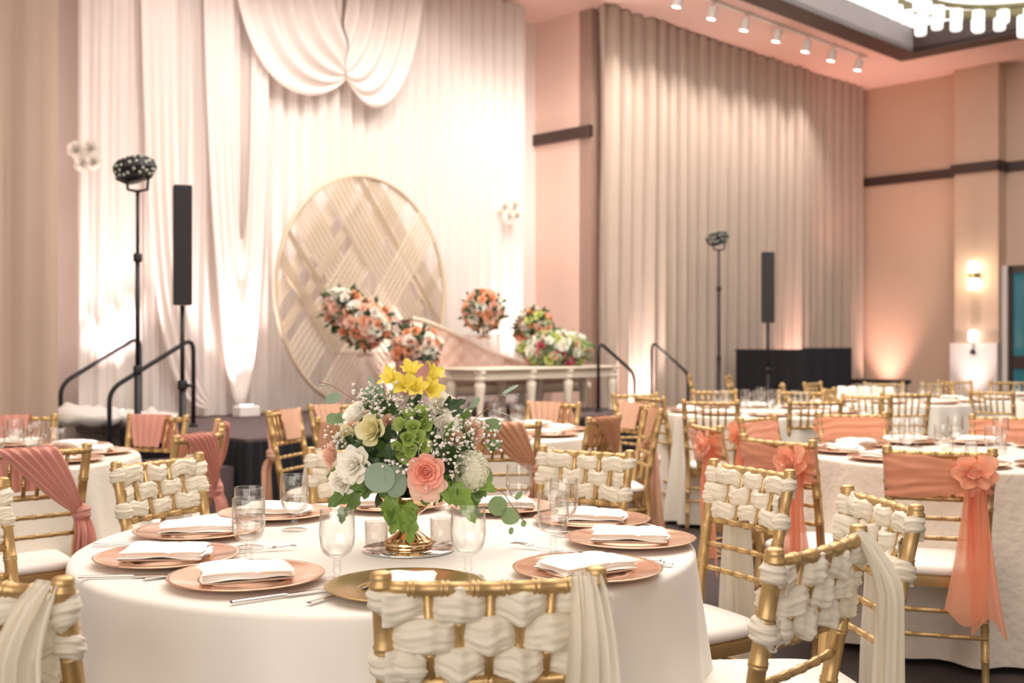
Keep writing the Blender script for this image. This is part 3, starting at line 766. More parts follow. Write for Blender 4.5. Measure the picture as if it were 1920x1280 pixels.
table(T4, .76, TABLE_Z, M['cloth2'], 8.0, 'off white tablecloth on the table before the black booth', 'round table before the black booth', folds=26)
table(T5, .76, TABLE_Z, None or pmat('embroidered_cloth', (.74, .66, .56), .75, var=.10, scale=14, bump=.8, bscale=26, sheen=.2), 3.3, 'embroidered off white tablecloth on the right table with peach bow chairs', 'round table at the right with peach bow chairs', folds=17, amp=.05, flare=.05)
table(T6, .76, TABLE_Z, M['cloth2'], 9.0, 'off white pleated tablecloth on the far table below the tan wall', 'far round table below the tan wall', folds=30)
table(T7, .76, TABLE_Z, M['cloth2'], 10.0, 'off white tablecloth on the farthest table at the right frame edge', 'farthest round table at the right frame edge', folds=30)

# ------------------------------------------------------------------ tableware
def charger_mb(R=.165):
    return MB().lathe([(0, .004), (.085, .004), (.088, .005), (.093, .0085), (.096, .009), (.100, .008), (.104, .0085), (R - .012, .0150), (R - .003, .0175), (R, .0165), (R - .002, .0145), (R - .014, .0115), (.105, .0035), (.095, .001), (.06, 0), (0, 0)], 64)
CH_MESH = {}
ZT = TABLE_Z + .002
def inst(key, maker, name, mat, loc, rz, label, cat, group, sc=1.0):
    if key not in CH_MESH:
        o = maker().build(name, mat, None, True); CH_MESH[key] = o.data
    else:
        o = bpy.data.objects.new(name, CH_MESH[key]); COL.objects.link(o)
    o.location = loc; o.rotation_euler = (0, 0, rz); o.scale = (sc,) * 3
    return tag(o, label, cat, group)
def napkin_mb(seed=0, w=.190, d=.125):
    """folded cloth napkin: three soft layers"""
    m = MB(); rd = random.Random(seed)
    for L, (z0, h, ox, oy, sx) in enumerate(((.0, .011, 0, 0, 1.0), (.0080, .008, .003, .002, .99), (.0135, .012, -.003, -.002, .975))):
        nu, nv = 22, 18
        def fn(i, j, top):
            u = i * 2 - 1; v = j * 2 - 1
            e = max(abs(u), abs(v)) ; edge = sqrt(max(0, 1 - max(0, (e - .86) / .14) ** 2))
            x = u * w / 2 * sx + ox + .004 * sin(v * 3 + seed + L); y = v * d / 2 * sx + oy + .004 * sin(u * 2.5 + seed * 2 + L)
            puff = .004 * noise.noise(Vector((u * 1.5 + seed, v * 1.5, L))) + .003 * (1 - u * u)
            if L == 2: puff += -.003 * math.exp(-((u - .25) / .06) ** 2) 
            z = z0 + (h * (.5 + .5 * edge) + puff if top else h * (.5 - .5 * edge) + (puff if L else 0))
            return (x, y, z)
        m.grid(lambda i, j: fn(i, j, True), nu, nv); k = len(m.v)
        m.grid(lambda i, j: fn(1 - i, j, False), nu, nv)
    return m
def goblet_mb():
    m = MB()
    m.lathe([(0, .0045), (.012, .0045), (.031, .0035), (.034, .0022), (.034, .0008), (.030, 0), (0, 0)], 32)
    m.lathe([(.010, .004), (.0065, .010), (.0060, .014), (.0095, .019), (.0100, .022), (.0068, .027), (.0085, .033), (.0075, .039), (.0065, .043), (.0100, .048), (.0195, .051), (.0300, .060), (.0362, .076), (.0385, .096), (.0378, .122), (.0365, .1495), (.0361, .1505), (.0355, .1505), (.0350, .1495), (.0363, .122), (.0370, .096), (.0347, .077), (.0282, .0625), (.0175, .0545), (0, .053)], 32, wav=None, closed=False)
    return m
def water_mb(): return MB().lathe([(0, .0545), (.0165, .056), (.0272, .0635), (.0337, .0775), (.0358, .094), (0, .094)], 28)
def votive_mb():
    return MB().lathe([(0, .0), (.024, 0), (.0262, .003), (.0275, .066), (.0258, .066), (.0245, .012), (0, .010)], 28)
def knife_mb():
    m = MB()
    def fn(i, j):
        t = i; a = 2 * pi * j; y = -.115 + .23 * t
        if t < .42: w = .0042 + .0022 * (1 - t / .42); h = .0028
        elif t < .5: w = .0045; h = .0026
        else: w = .0085 * sqrt(max(.02, 1 - max(0, (t - .8) / .2) ** 2.2)); h = .0009
        return (w * cos(a) + (.0015 if t > .5 else 0), y, .0032 + h * sin(a))
    m.grid(fn, 40, 10, wrapv=True); return m
def fork_mb():
    m = MB(); 
    def fn(i, j):
        t = i; a = 2 * pi * j; y = -.10 + .14 * t; w = .0062 * (1 - t) ** 1.2 + .0026 + (.0075 * max(0, (t - .82) / .18) ** 1.5)
        return (w * cos(a), y, .0028 + .0014 * sin(a) + .006 * max(0, t - .6))
    m.grid(fn, 26, 8, wrapv=True)
    for k in range(4):
        x = (k - 1.5) * .0056
        m.tube([(x * .9, .038, .0052), (x, .052, .0078), (x * 1.02, .075, .0095), (x, .096, .0070)], [.0016, .0016, .0014, .0007], 6)
    return m
def spoon_mb():
    m = MB()
    def fn(i, j):
        t = i; a = 2 * pi * j; y = -.09 + .18 * t
        w = .005 * (1 - t) + .0025 if t < .72 else .0025 + .016 * sqrt(max(0, sin((t - .72) / .28 * pi)))
        return (w * cos(a), y, .003 + .0012 * sin(a) + (.003 * abs(cos(a)) if t > .75 else 0))
    m.grid(fn, 40, 10, wrapv=True); return m
gpl = 'rose gold charger plates on the near table'; gnp = 'folded napkins on the near table'
plates = [(-.563, 2.375, 'rosegold', .35, 'rose gold charger plate at the near left rim, nearest complete plate'),
          (-.800, 2.60, 'rosegold', .05, 'rose gold charger plate at the leftmost point of the near table'),
          (-.830, 2.96, 'rosegold', .20, 'rose gold charger plate on the left rim behind the front water goblet'),
          (-.690, 3.27, 'rosegold', -.1, 'rose gold charger plate at the far left, behind the empty goblet'),
          (-.370, 3.44, 'rosegold', .0, 'rose gold charger plate behind the bouquet vase, under the pink rose'),
          (-.030, 3.40, 'rosegold', .1, 'rose gold charger plate behind the hanging eucalyptus at the back right'),
          (.225, 3.15, 'rosegold', -.15, 'rose gold charger plate at the back right rim beyond the water goblets'),
          (.300, 2.835, 'rosegold', -.12, 'rose gold charger plate at the rightmost point of the near table'),
          (.165, 2.455, 'rosegold', .55, 'rose gold charger plate right of the middle foreground chair'),
          (-.215, 2.275, 'goldplate', -.3, 'dark gold charger plate half hidden by the middle foreground chair')]
for k, (x, y, mt, rz, lb) in enumerate(plates):
    inst('charger_' + mt, charger_mb, 'charger_plate', M[mt], (x, y, ZT), k, lb, 'plate', gpl)
    nl = lb.split('charger plate ')[1]
    nw = inst('napkin%d' % (k % 3), lambda k=k: napkin_mb(k % 3), 'napkin', M['napkin'], (x, y, ZT + .0092), rz, 'folded white napkin on the charger ' + nl, 'napkin', gnp)
    if k == 9: nw.location.y -= .04; nw.rotation_euler = (0, 0, pi / 2 + .08)
cut = [('knife', -.45, 2.235, -.95, 'silver knife right of the nearest charger plate'), ('knife', -.815, 2.415, -1.45, 'silver knife at the left rim, beside the leftmost plate'),
       ('fork', -.700, 2.44, -1.0, 'silver fork between the two nearest left charger plates'), ('spoon', -.345, 2.24, -.55, 'silver spoon left of the dark gold charger plate'),
       ('knife', -.93, 2.80, -1.5, 'silver knife on the left between the second and third plates'), ('fork', -.62, 2.72, -1.2, 'silver fork behind the leftmost plate by the water goblet'),
       ('knife', .235, 2.625, 1.2, 'silver knife between the two right charger plates'), ('fork', .255, 2.60, 1.2, 'silver fork between the two right charger plates'),
       ('spoon', .28, 2.57, 1.2, 'silver spoon at the right rim of the near table'), ('knife', .225, 3.0, 1.75, 'silver knife behind the rightmost charger plate'),
       ('fork', .08, 2.74, 1.0, 'silver fork left of the rightmost charger plate')]
mk = dict(knife=knife_mb, fork=fork_mb, spoon=spoon_mb)
for (kd, x, y, rz, lb) in cut: inst(kd, mk[kd], kd, M['steel'], (x, y, ZT + .001), rz, lb, kd, 'cutlery on the near table')
def gob(px, base_py, lb, water=False, key='g', group='goblets on the near table', pos=None):
    p = pos or flat(px, base_py, ZT)
    e = empty('goblet', (p[0], p[1], ZT), random.uniform(0, 6), lb, 'glass', group)
    for nm, mk_, mt in (('glass_body', goblet_mb, 'glass'),) + ((('water', water_mb, 'water'),) if water else ()):
        if nm not in CH_MESH: o = mk_().build(nm, M[mt], e, True); CH_MESH[nm] = o.data
        else: o = bpy.data.objects.new(nm, CH_MESH[nm]); COL.objects.link(o); o.parent = e
    return e
gob(466, 1056, 'water goblet in front of the other on the left of the near table', True)
gob(468, 1027, 'water goblet just behind the front left one', True)
gob(552, 994, 'stemmed goblet behind the left napkins, below the pink bloom', True)
gob(632, 1087, 'empty stemmed goblet left of the votive glass, near the table front')
gob(878, 1082, 'empty stemmed goblet right of the vase, behind the foreground chair rail')
gob(1037, 1040, 'water goblet at the right, in front of its pair', True)
gob(1057, 1004, 'goblet just behind the right front water goblet', True)
gob(973, 967, 'goblet near the hanging eucalyptus leaves at the back right', True)
gob(832, 952, 'goblet behind the bouquet vase under the white hydrangea')
# generic settings on the other tables
def setting(c, n, a0, where, napk=True, mt='rosegold', skip=()):
    for k in range(n):
        if k in skip: continue
        a = a0 + 2 * pi * k / n; x = c[0] + .57 * cos(a); y = c[1] + .57 * sin(a)
        inst('charger_' + mt, charger_mb, 'charger_plate', M[mt], (x, y, ZT), k, 'rose gold charger plate on the ' + where, 'plate', 'chargers on the ' + where)
        inst('napkin%d' % (k % 3), napkin_mb, 'napkin', M['napkin'], (x, y, ZT + .0092), a + pi / 2 + random.uniform(-.2, .2), 'folded white napkin on a charger on the ' + where, 'napkin', 'napkins on the ' + where)
        gob(0, 0, 'clear stemmed goblet on the ' + where, k % 2 == 0, group='goblets on the ' + where, pos=(c[0] + .33 * cos(a + .28), c[1] + .33 * sin(a + .28)))
    for k in range(3):
        a = a0 + .6 + 2.1 * k
        inst('votive', votive_mb, 'votive_glass', M['votive'], (c[0] + .13 * cos(a), c[1] + .13 * sin(a), ZT), 0, 'small votive glass at the centre of the ' + where, 'glass', 'votives on the ' + where)
setting(T2, 10, -.32, 'left background table')
setting(T3, 10, .1, 'table behind the bouquet')
setting(T4, 10, .2, 'table before the black booth')
setting(T5, 10, -2.62, 'right table with peach bow chairs')
setting(T6, 8, .3, 'far table below the tan wall')
setting(T7, 8, .1, 'farthest table at the right edge')
# upright white napkin stacks/tealights on the far table
for k in range(9):
    x = 3.02 + .10 * (k % 5) + .03 * (k // 5); y = 10.15 + .22 * (k // 5)
    e = inst('pillar_candle', lambda: MB().lathe([(0, 0), (.034, 0), (.037, .004), (.037, .11), (.033, .114), (.028, .108), (0, .107)], 20), 'pillar_candle', M['wax'], (x, y, ZT), 0, 'white pillar candle among others on the far table below the tan wall', 'candle', 'pillar candles on the far table')
# glass cluster on table before the booth
for k, (px, py) in enumerate(((1420, 768), (1433, 772), (1427, 760))):
    gob(px, py, 'clear goblet in the tight cluster on the table before the black booth', False, group='clustered goblets', pos=tuple(flat(px, py, ZT))[:2])
for k, (px, py, lb) in enumerate(((32, 836, 'clear votive tumbler at the far left edge of the left background table'), (107, 834, 'clear votive tumbler on the left background table, beside the dusty drape'))):
    inst('tumbler', lambda: MB().lathe([(0, 0), (.033, 0), (.036, .004), (.040, .085), (.038, .085), (.034, .012), (0, .010)], 28), 'tumbler', M['votive'], flat(px, py, ZT), 0, lb, 'glass', None)
# ------------------------------------------------------------------ main bouquet
BC = Vector((-.252, 2.79, 0))
def bp(px, py, d=0.0):
    y = BC.y + d; return Vector(((px - 960) / FPX * y, y, CAMH + (HOR - py) * y / FPX))
mc = flat(766, 1030, ZT)
inst('mirror', lambda: MB().lathe([(0, 0), (.112, 0), (.113, .001), (.113, .004), (.112, .005), (0, .005)], 64), 'mirror_plate', M['mirror'], (mc.x, mc.y, ZT), 0, 'round mirror plate under the gold vase', 'mirror', None)
zb = ZT + .0055
for k, (px, py, lb) in enumerate(((706, 1030, 'clear votive glass on the mirror left of the gold vase'), (828, 1024, 'clear votive glass on the mirror right of the gold vase'))):
    p = flat(px, py, zb); inst('votive', votive_mb, 'votive_glass', M['votive'], (p.x, p.y, zb), 0, lb, 'glass', 'votives beside the gold vase', 1.05)
BQ = empty('bouquet', (mc.x, mc.y, zb), 0, 'full bouquet of roses, eucalyptus and greenery in a gold footed vase on the mirror', 'bouquet')
def BP(name, mb, mat, **k):
    o = mb.build(name, mat, None, True, **k); o.parent = BQ; o.matrix_parent_inverse = Matrix.Translation(-Vector(BQ.location)); return o
BP('vase', MB().lathe([(0, 0), (.056, 0), (.0585, .002), (.0585, .017), (.056, .019), (.051, .020), (.050, .023), (.044, .027), (.032, .036), (.022, .044), (.017, .055), (.016, .070), (.030, .085), (.060, .105), (.072, .130), (.070, .132), (.055, .110), (0, .10)], 48, (mc.x, mc.y, zb)), M['brass'])
bc = bp(770, 850)      # middle of the flower mass
def leafmesh(m, p, d, up, L, W, fold=.25, bend=.2, nu=7, nv=5, shape='round', wob=0.0):
    """single leaf from p along d"""
    p = Vector(p); d = Vector(d).normalized(); up = Vector(up); s = d.cross(up)
    if s.length < 1e-4: s = d.cross(Vector((.3, 1, .2)))
    s.normalize(); n = s.cross(d)
    def fn(i, j):
        t = i; v = j * 2 - 1
        if shape == 'round': w = W / 2 * sqrt(max(0, 1 - (2 * t - 1) ** 2)) ** .9
        elif shape == 'lobe': w = W / 2 * sin(pi * t ** .75) ** .8 * (1 + .18 * sin(t * 17))
        else: w = W / 2 * sin(pi * t ** .8)
        x = p + d * (L * t) + s * (w * v) + n * (fold * w * abs(v) - bend * L * t * t + wob * sin(t * 9 + v * 3) * W)
        return tuple(x)
    m.grid(fn, nu, nv)
rd = random.Random(11)
# inner dark foliage
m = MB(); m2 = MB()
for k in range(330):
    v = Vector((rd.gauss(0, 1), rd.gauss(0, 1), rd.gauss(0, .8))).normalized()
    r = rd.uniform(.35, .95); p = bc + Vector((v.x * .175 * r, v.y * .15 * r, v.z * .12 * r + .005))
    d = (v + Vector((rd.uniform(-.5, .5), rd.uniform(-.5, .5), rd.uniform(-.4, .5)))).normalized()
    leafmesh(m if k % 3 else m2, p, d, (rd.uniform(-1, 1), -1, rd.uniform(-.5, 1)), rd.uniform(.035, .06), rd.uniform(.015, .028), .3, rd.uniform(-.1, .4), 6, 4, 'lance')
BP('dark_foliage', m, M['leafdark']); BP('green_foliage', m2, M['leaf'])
m = MB()
for k in range(26):
    a = rd.uniform(0, 2 * pi); m.tube([(mc.x + .02 * cos(a), mc.y + .02 * sin(a), zb + .10), tuple(bc + Vector((.10 * cos(a), .08 * sin(a), rd.uniform(-.03, .07))))], .0018, 5)
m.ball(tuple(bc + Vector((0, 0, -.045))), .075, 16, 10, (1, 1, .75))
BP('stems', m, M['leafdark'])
def flower(name, fn, px, py, d, n, mat):
    p = bp(px, py, d); mt = Matrix.Translation(p) @ lookz(n); m = MB(); fn(m, mt); return BP(name, m, M[mat])
def ro(r, seed, **k): return lambda m, mt: rose_mb(r, seed, m=m, mat=mt @ Matrix.Translation((0, 0, -r * .45)), nu=10, nv=10, **k)
flower('pink_rose', ro(.040, 5, layers=((.16, 1.0, 3, .12, 1.2), (.32, .98, 4, .22, .95), (.50, .93, 5, .32, .75), (.72, .80, 5, .42, .68), (.93, .58, 6, .5, .62)), ruf=.04), 798, 884, -.165, (.03, -1, .08), 'pinkrose')
m = MB(); rose_mb(.045, 8, m=m, mat=Matrix.Translation(bp(800, 905, -.150)) @ lookz((.02, -.95, -.3)), layers=((.85, .25, 5, .3, .62), (.98, .12, 6, .2, .55)), nu=10, nv=9, ruf=.05); BP('outer_petals', m, M['pinklight'])
flower('white_rose', ro(.040, 12, layers=((.22, 1, 4, .2, .9), (.45, .95, 5, .35, .7), (.75, .8, 6, .45, .55), (1.05, .5, 7, .4, .5)), ruf=.06), 662, 872, -.13, (-.35, -1, .1), 'whiterose')
flower('white_rose', ro(.034, 13, ruf=.07), 640, 905, -.11, (-.4, -1, -.4), 'whiterose')
flower('pink_bloom', ro(.034, 21, ruf=.09), 620, 853, -.02, (-1, -.5, .1), 'pinklight')
flower('white_rose', ro(.036, 31, ruf=.06), 830, 757, -.04, (.35, -.7, .6), 'whiterose')
flower('white_rose', ro(.034, 32, ruf=.08), 838, 800, -.07, (.5, -1, .1), 'whiterose')
lis = dict(layers=((.30, 1.15, 3, .10, 1.0), (.62, 1.1, 4, .30, .85), (.85, .95, 4, .45, .75)), ruf=.05)
flower('cream_lisianthus', ro(.040, 41, **lis), 700, 806, -.11, (-.5, -.9, .15), 'paleyellow')
flower('cream_lisianthus', ro(.034, 42, **lis), 668, 778, -.07, (-.6, -.5, .7), 'whiterose')
flower('cream_lisianthus', ro(.030, 43, **lis), 655, 812, -.05, (-.9, -.5, .1), 'paleyellow')
flower('pink_bloom', ro(.030, 51, ruf=.10), 888, 808, -.06, (.8, -.8, .3), 'pinklight')
flower('pink_bloom', ro(.024, 52, ruf=.10), 852, 822, -.10, (.4, -1, .1), 'pinklight')
flower('pink_bloom', ro(.018, 53, ruf=.10), 727, 788, -.09, (-.1, -1, .4), 'pinklight')
# hydrangea
m = MB(); hc = bp(884, 882, -.075)
for k in range(300):
    v = Vector((rd.gauss(0, 1), rd.gauss(0, 1) - .6, rd.gauss(0, 1))).normalized()
    p = hc + Vector((v.x * .040, v.y * .040, v.z * .050)); mt = Matrix.Translation(p) @ lookz(v, rd.uniform(0, 3)); s = rd.uniform(.0065, .0085)
    for q in range(4):
        a = q * pi / 2; m.add([(0, 0, 0), (s * cos(a - .6), s * sin(a - .6), .001), (s * 1.35 * cos(a), s * 1.35 * sin(a), .003), (s * cos(a + .6), s * sin(a + .6), .001)], [(0, 1, 2, 3)], mt)
m.ball(tuple(hc), .031, 14, 10, (1, 1, 1.25)); BP('white_hydrangea', m, M['hydra'])
# bells of ireland
for k, (px, py, d, n) in enumerate(((775, 800, -.12, (-.1, -1, .3)), (752, 795, -.11, (-.6, -.8, .2)), (797, 795, -.10, (.6, -.8, .2)), (768, 778, -.09, (0, -.7, .8)), (790, 772, -.08, (.4, -.7, .6)),
      (770, 842, -.13, (-.1, -1, -.1)), (748, 838, -.12, (-.7, -.8, -.1)), (795, 835, -.12, (.6, -.9, 0)), (765, 822, -.13, (.1, -1, .2)), (783, 818, -.125, (.5, -.9, .3)), (758, 855, -.12, (-.4, -.9, -.5)))):
    flower('bell_of_ireland', lambda m, mt: m.lathe([(.004, -.016), (.007, -.010), (.0105, 0), (.0145, .006), (.0185, .008)], 20, mat=mt, wav=lambda a, z: 1 + (.09 * sin(3 * a) + .05 * sin(5 * a)) * max(0, z + .016) * 45, closed=False).ball((0, 0, -.004), .004, 8, 6, mat=mt), px, py, d, n, 'bells')
# alstroemeria
def alst(m, mt, s=.040):
    for q in range(6):
        a = q * pi / 3; L = s * (1 if q % 2 else 1.12)
        def fn(i, j, a=a, L=L, wd=.0095 if q % 2 else .0125):
            t = i; v = j * 2 - 1; w = wd * sin(pi * (.08 + .86 * t ** 1.1)); r = L * (.08 + .62 * t ** 1.6); z = L * (1.25 * t ** .85 - .30 * t ** 3)
            return (r * cos(a) - w * v * sin(a), r * sin(a) + w * v * cos(a), z + .003 * abs(v))
        m.grid(fn, 8, 5, mt)
for k, (px, py, d, n) in enumerate(((745, 720, -.06, (-.6, -.7, .6)), (772, 712, -.06, (0, -.6, .9)), (800, 735, -.08, (.5, -.9, .3)), (780, 735, -.09, (.1, -1, .5)), (800, 715, -.04, (.7, -.4, .8)), (762, 728, -.08, (-.2, -1, .4)))):
    flower('yellow_alstroemeria', alst, px, py, d, n, 'yellow')
# baby's breath
def breath(cx, cy, d, n, sx, sy, seed, sd=.03):
    r = random.Random(seed); m = MB(); ms = MB(); root = bp(770, 870, 0)
    for k in range(n):
        g = lambda: max(-1.7, min(1.7, r.gauss(0, 1)))
        p = bp(cx + g() * sx, cy + g() * sy, d + g() * sd); s = r.uniform(.0026, .0044)
        m.ball(tuple(p), s, 7, 5, (1, 1, .8)); 
        for q in range(3):
            a = r.uniform(0, 6); m.ball((p.x + s * .7 * cos(a), p.y + s * .5 * sin(a), p.z + s * .5), s * .6, 6, 4)
        c = bp(cx, cy + 22, d + .02); mid = (p + c) / 2 + Vector((r.uniform(-.01, .01), 0, r.uniform(-.01, .01)))
        ms.tube([tuple(c), tuple(mid), tuple(p)], .0005, 4, False)
    o = BP('babys_breath', m, M['breath']); o['kind'] = 'stuff'; o2 = ms.build('breath_stem', M['leaf'], None, True); o2.parent = BQ; o2.matrix_parent_inverse = Matrix.Translation(-Vector(BQ.location))
breath(725, 755, -.09, 90, 28, 22, 1); breath(845, 835, -.13, 75, 24, 20, 2); breath(640, 820, -.05, 55, 18, 14, 3)
breath(870, 805, -.11, 50, 22, 20, 4); breath(745, 873, -.15, 34, 18, 8, 5); breath(862, 872, -.13, 26, 12, 22, 6); breath(925, 825, -.06, 26, 10, 18, 7); breath(690, 745, -.07, 45, 16, 14, 8); breath(800, 770, -.10, 40, 22, 10, 9)
# eucalyptus
def twig(pts, leaves, mat='euca', r=.0012):
    m = MB(); P3 = [bp(*q) for q in pts]; m.tube([tuple(p) for p in P3], r, 5); BP('twig', m, M['stem'])
    for (px, py, d, dx, dz, L, W, face) in leaves:
        m = MB(); leafmesh(m, bp(px, py, d), (dx, .15, dz), face, L, W, .12, .08, 12, 9, 'round'); BP('eucalyptus_leaf', m, M[mat])
F = (0, -1, .15)
m = MB()
leafmesh(m, bp(683, 888, -.17), (1, 0, -.25), (0, -1, .1), .074, .070, .05, .02, 14, 9)
BP('eucalyptus_leaf', m, M['euca'])
m = MB(); leafmesh(m, bp(738, 872, -.16), (.12, 0, -1), (.35, -1, .1), .078, .054, .08, .05, 14, 9); BP('eucalyptus_leaf', m, M['euca'])
m = MB()
for (px, py, d, dx, dz, L, W) in ((745, 870, -.15, -.15, -1, .062, .05), (905, 870, -.03, .25, -1, .055, .035), (880, 920, -.05, .6, -.9, .040, .032), (640, 790, .0, -1, .3, .04, .03)):
    m = MB(); leafmesh(m, bp(px, py, d), (dx, 0, dz), F, L, W, .1, .08, 12, 9); BP('eucalyptus_leaf', m, M['euca2'])
twig([(680, 760, -.04), (650, 740, 0), (622, 722, .02), (598, 716, .03)], [(624, 724, .02, -1, .04, .043, .016, (0, .2, 1)), (640, 741, .01, -1, -.35, .046, .026, F)])
twig([(705, 770, -.05), (697, 745, -.03)], [(697, 764, -.05, -.35, .95, .052, .027, F), (699, 736, -.03, -.25, 1, .044, .013, F), (710, 757, -.04, .0, 1, .055, .023, F)])
twig([(845, 800, -.06), (893, 782, 0), (915, 765, .02), (932, 741, .03), (945, 738, .03)], [(940, 741, .03, .9, .62, .052, .018, (-.5, -.6, 1)), (938, 741, .03, 1, -.08, .048, .010, (0, -.3, 1)), (920, 768, .02, 1, -.25, .052, .010, (0, -.2, 1)), (880, 768, .0, .65, .8, .040, .016, F)])
twig([(880, 782, -.01), (905, 790, .0), (922, 798, 0)], [(902, 798, 0, 1, .05, .053, .034, F), (893, 806, -.02, -1, .3, .050, .032, F), (910, 835, 0, 1, .1, .042, .026, F)], 'euca2')
twig([(895, 895, -.05), (925, 913, -.02), (945, 925, 0), (962, 950, .0), (985, 980, .0)], [(940, 930, 0, -.35, -1, .054, .048, F), (955, 950, 0, .1, -1, .048, .046, F), (966, 936, 0, .8, .9, .026, .014, F), (960, 988, 0, -.2, -.9, .020, .012, F), (983, 975, 0, -.2, -1, .018, .014, F)], 'euca2')
twig([(810, 745, -.02), (812, 720, .0), (812, 712, 0)], [(812, 718, 0, .05, 1, .030, .026, F), (808, 700, 0, -.1, 1, .012, .012, F)], 'euca2')
twig([(642, 775, .0), (650, 780, 0)], [(655, 790, 0, -.9, .35, .040, .030, F)], 'euca2')
# bright lobed leaves hanging over the rim
def cluster(name, L, mat):
    m = MB(); mo = MB(); other = 'leaf' if mat == 'leafbright' else 'leafdark'
    for (px, py, d, dx, dz, l, w) in L:
        leafmesh(m, bp(px, py, d), (dx, -.15, dz), (rd.uniform(-.5, .5), -1, rd.uniform(-.2, .6)), l * .97, w * .86, .38, .18, 18, 11, 'lobe', .05)
        for q in range(2):
            a = rd.uniform(-.9, .9); leafmesh(mo if q else m, bp(px + rd.uniform(-9, 9), py + rd.uniform(-6, 10), d + rd.uniform(.0, .03)), (dx + a * dz, -.2, dz - a * dx), (rd.uniform(-.9, .9), -1, rd.uniform(-.3, .7)), l * rd.uniform(.5, .8), w * rd.uniform(.45, .7), .4, .2, 14, 9, 'lobe', .04)
    BP(name, m, M[mat]); BP(name, mo, M[other])
cluster('hanging_leaves', [(735, 925, -.13, -.1, -1, .075, .050), (752, 945, -.14, .1, -1, .070, .046), (772, 960, -.14, -.05, -1, .080, .040), (745, 970, -.13, -.3, -.8, .045, .034), (765, 940, -.15, .35, -.9, .050, .035)], 'leafbright')
cluster('hanging_leaves', [(665, 915, -.10, -.75, -.45, .080, .052), (670, 920, -.11, -.3, -1, .060, .036), (700, 905, -.12, -.9, -.2, .060, .034), (645, 895, -.07, -1, .05, .045, .026), (640, 950, -.09, .1, -1, .042, .030)], 'leaf')
cluster('hanging_leaves', [(850, 905, -.14, .5, -.8, .085, .058), (870, 930, -.12, .35, -1, .072, .044), (890, 900, -.08, .9, -.4, .060, .040), (835, 900, -.14, .1, -1, .060, .036)], 'leafbright')
cluster('hanging_leaves', [(715, 905, -.13, .2, -1, .040, .034), (790, 915, -.13, .3, -1, .045, .036), (690, 905, -.11, -.2, -1, .042, .034), (880, 855, -.06, .9, -.8, .055, .036), (820, 905, -.11, -.2, -1, .05, .036), (875, 900, -.05, .7, -.7, .06, .05)], 'leaf')
cluster('dark_leaves', [(700, 840, -.10, -.7, .1, .055, .035), (735, 830, -.11, -.2, -1, .060, .036), (820, 850, -.08, .6, -.3, .060, .04), (715, 865, -.12, -.9, -.2, .055, .034), (700, 870, -.12, .3, -.8, .05, .03), (840, 765, -.06, .6, .3, .05, .03), (735, 770, -.07, -.5, .5, .05, .03)], 'leafdark')

# ------------------------------------------------------------------ stage flowers
RM = {}
def stage_arr(name, px, py, b, rx, rz_, n, mats, seed, label, base=None, cat='flowers', rr=.052, leafn=150, flat_=1.0, leafm='leafdark'):
    p0 = wallpt(px, py, b); s = p0.y / FPX; Rx = rx * s; Rz = rz_ * s
    e = empty(name, p0, 0, label, cat, 'flower arrangements on the stage'); r = random.Random(seed); used = []
    for k in range(n * 40):
        if len(used) >= n * 1.35: break
        v = Vector((r.gauss(0, 1), r.gauss(0, 1) - .5, r.gauss(0, 1) + .1)).normalized()
        if v.y > .55: continue
        if any((v - u).length < 1.30 / sqrt(n) for u in used): continue
        used.append(v); mt = mats[r.randrange(len(mats))]; sd = r.randrange(3); key = (mt, sd)
        if key not in RM:
            o = rose_mb(1.0, sd * 7 + 1, nu=5, nv=5, ruf=.05, layers=((.2, 1.0, 3, .1, 1.1), (.48, .95, 4, .25, .85), (.78, .8, 5, .4, .66), (1.0, .5, 5, .4, .66))).build('rose', M[mt], e, True); RM[key] = o.data
        else: o = bpy.data.objects.new('rose', RM[key]); COL.objects.link(o); o.parent = e
        q = Vector((v.x * Rx, v.y * Rx * flat_, v.z * Rz)) * r.uniform(.80, .98); sc = rr * 1.02 * r.uniform(.75, 1.15)
        o.matrix_local = Matrix.Translation(q) @ lookz(v + Vector((r.uniform(-.3, .3), -.2, r.uniform(-.3, .3)))) @ Matrix.Translation((0, 0, -sc * .4)) @ Matrix.Scale(sc, 4)
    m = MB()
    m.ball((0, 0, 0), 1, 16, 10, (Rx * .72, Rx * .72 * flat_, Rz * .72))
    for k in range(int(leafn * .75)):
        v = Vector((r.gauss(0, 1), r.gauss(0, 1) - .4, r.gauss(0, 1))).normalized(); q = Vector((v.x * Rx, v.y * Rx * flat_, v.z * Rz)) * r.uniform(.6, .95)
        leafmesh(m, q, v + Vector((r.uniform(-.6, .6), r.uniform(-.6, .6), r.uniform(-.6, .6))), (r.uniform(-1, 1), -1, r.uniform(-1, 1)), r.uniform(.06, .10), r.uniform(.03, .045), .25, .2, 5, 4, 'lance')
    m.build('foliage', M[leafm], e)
    if base: base(e, p0, s, Rz)
    return e
def compote(h=.12, R=.09, mat='brass'):
    def f(e, p0, s, Rz):
        z0 = -Rz * .55; MB().lathe([(.07, -h - .005), (.075, -h), (.07, -h + .008), (.02, -h + .03), (.015, -h * .5), (.03, -.02), (R, .05), (R * .95, .05), (0, 0)], 28, (0, 0, z0)).build('gold_stand', M[mat], e)
    return f
def pot(e, p0, s, Rz):
    MB().lathe([(0, -.30), (.13, -.30), (.15, -.28), (.19, -.02), (.20, 0), (.18, 0), (.14, -.27)], 36, (0, 0, -Rz * .55)).build('pink_pot', M['pinkpot'], e)
mx = ['peachrose', 'peachrose', 'pinklight', 'whiterose', 'peachrose', 'pinklight', 'whiterose']
stage_arr('flower_arrangement', 645, 580, .75, 40, 42, 26, mx, 3, 'ball of peach and white roses at the upper left of the stage flowers', leafn=190)
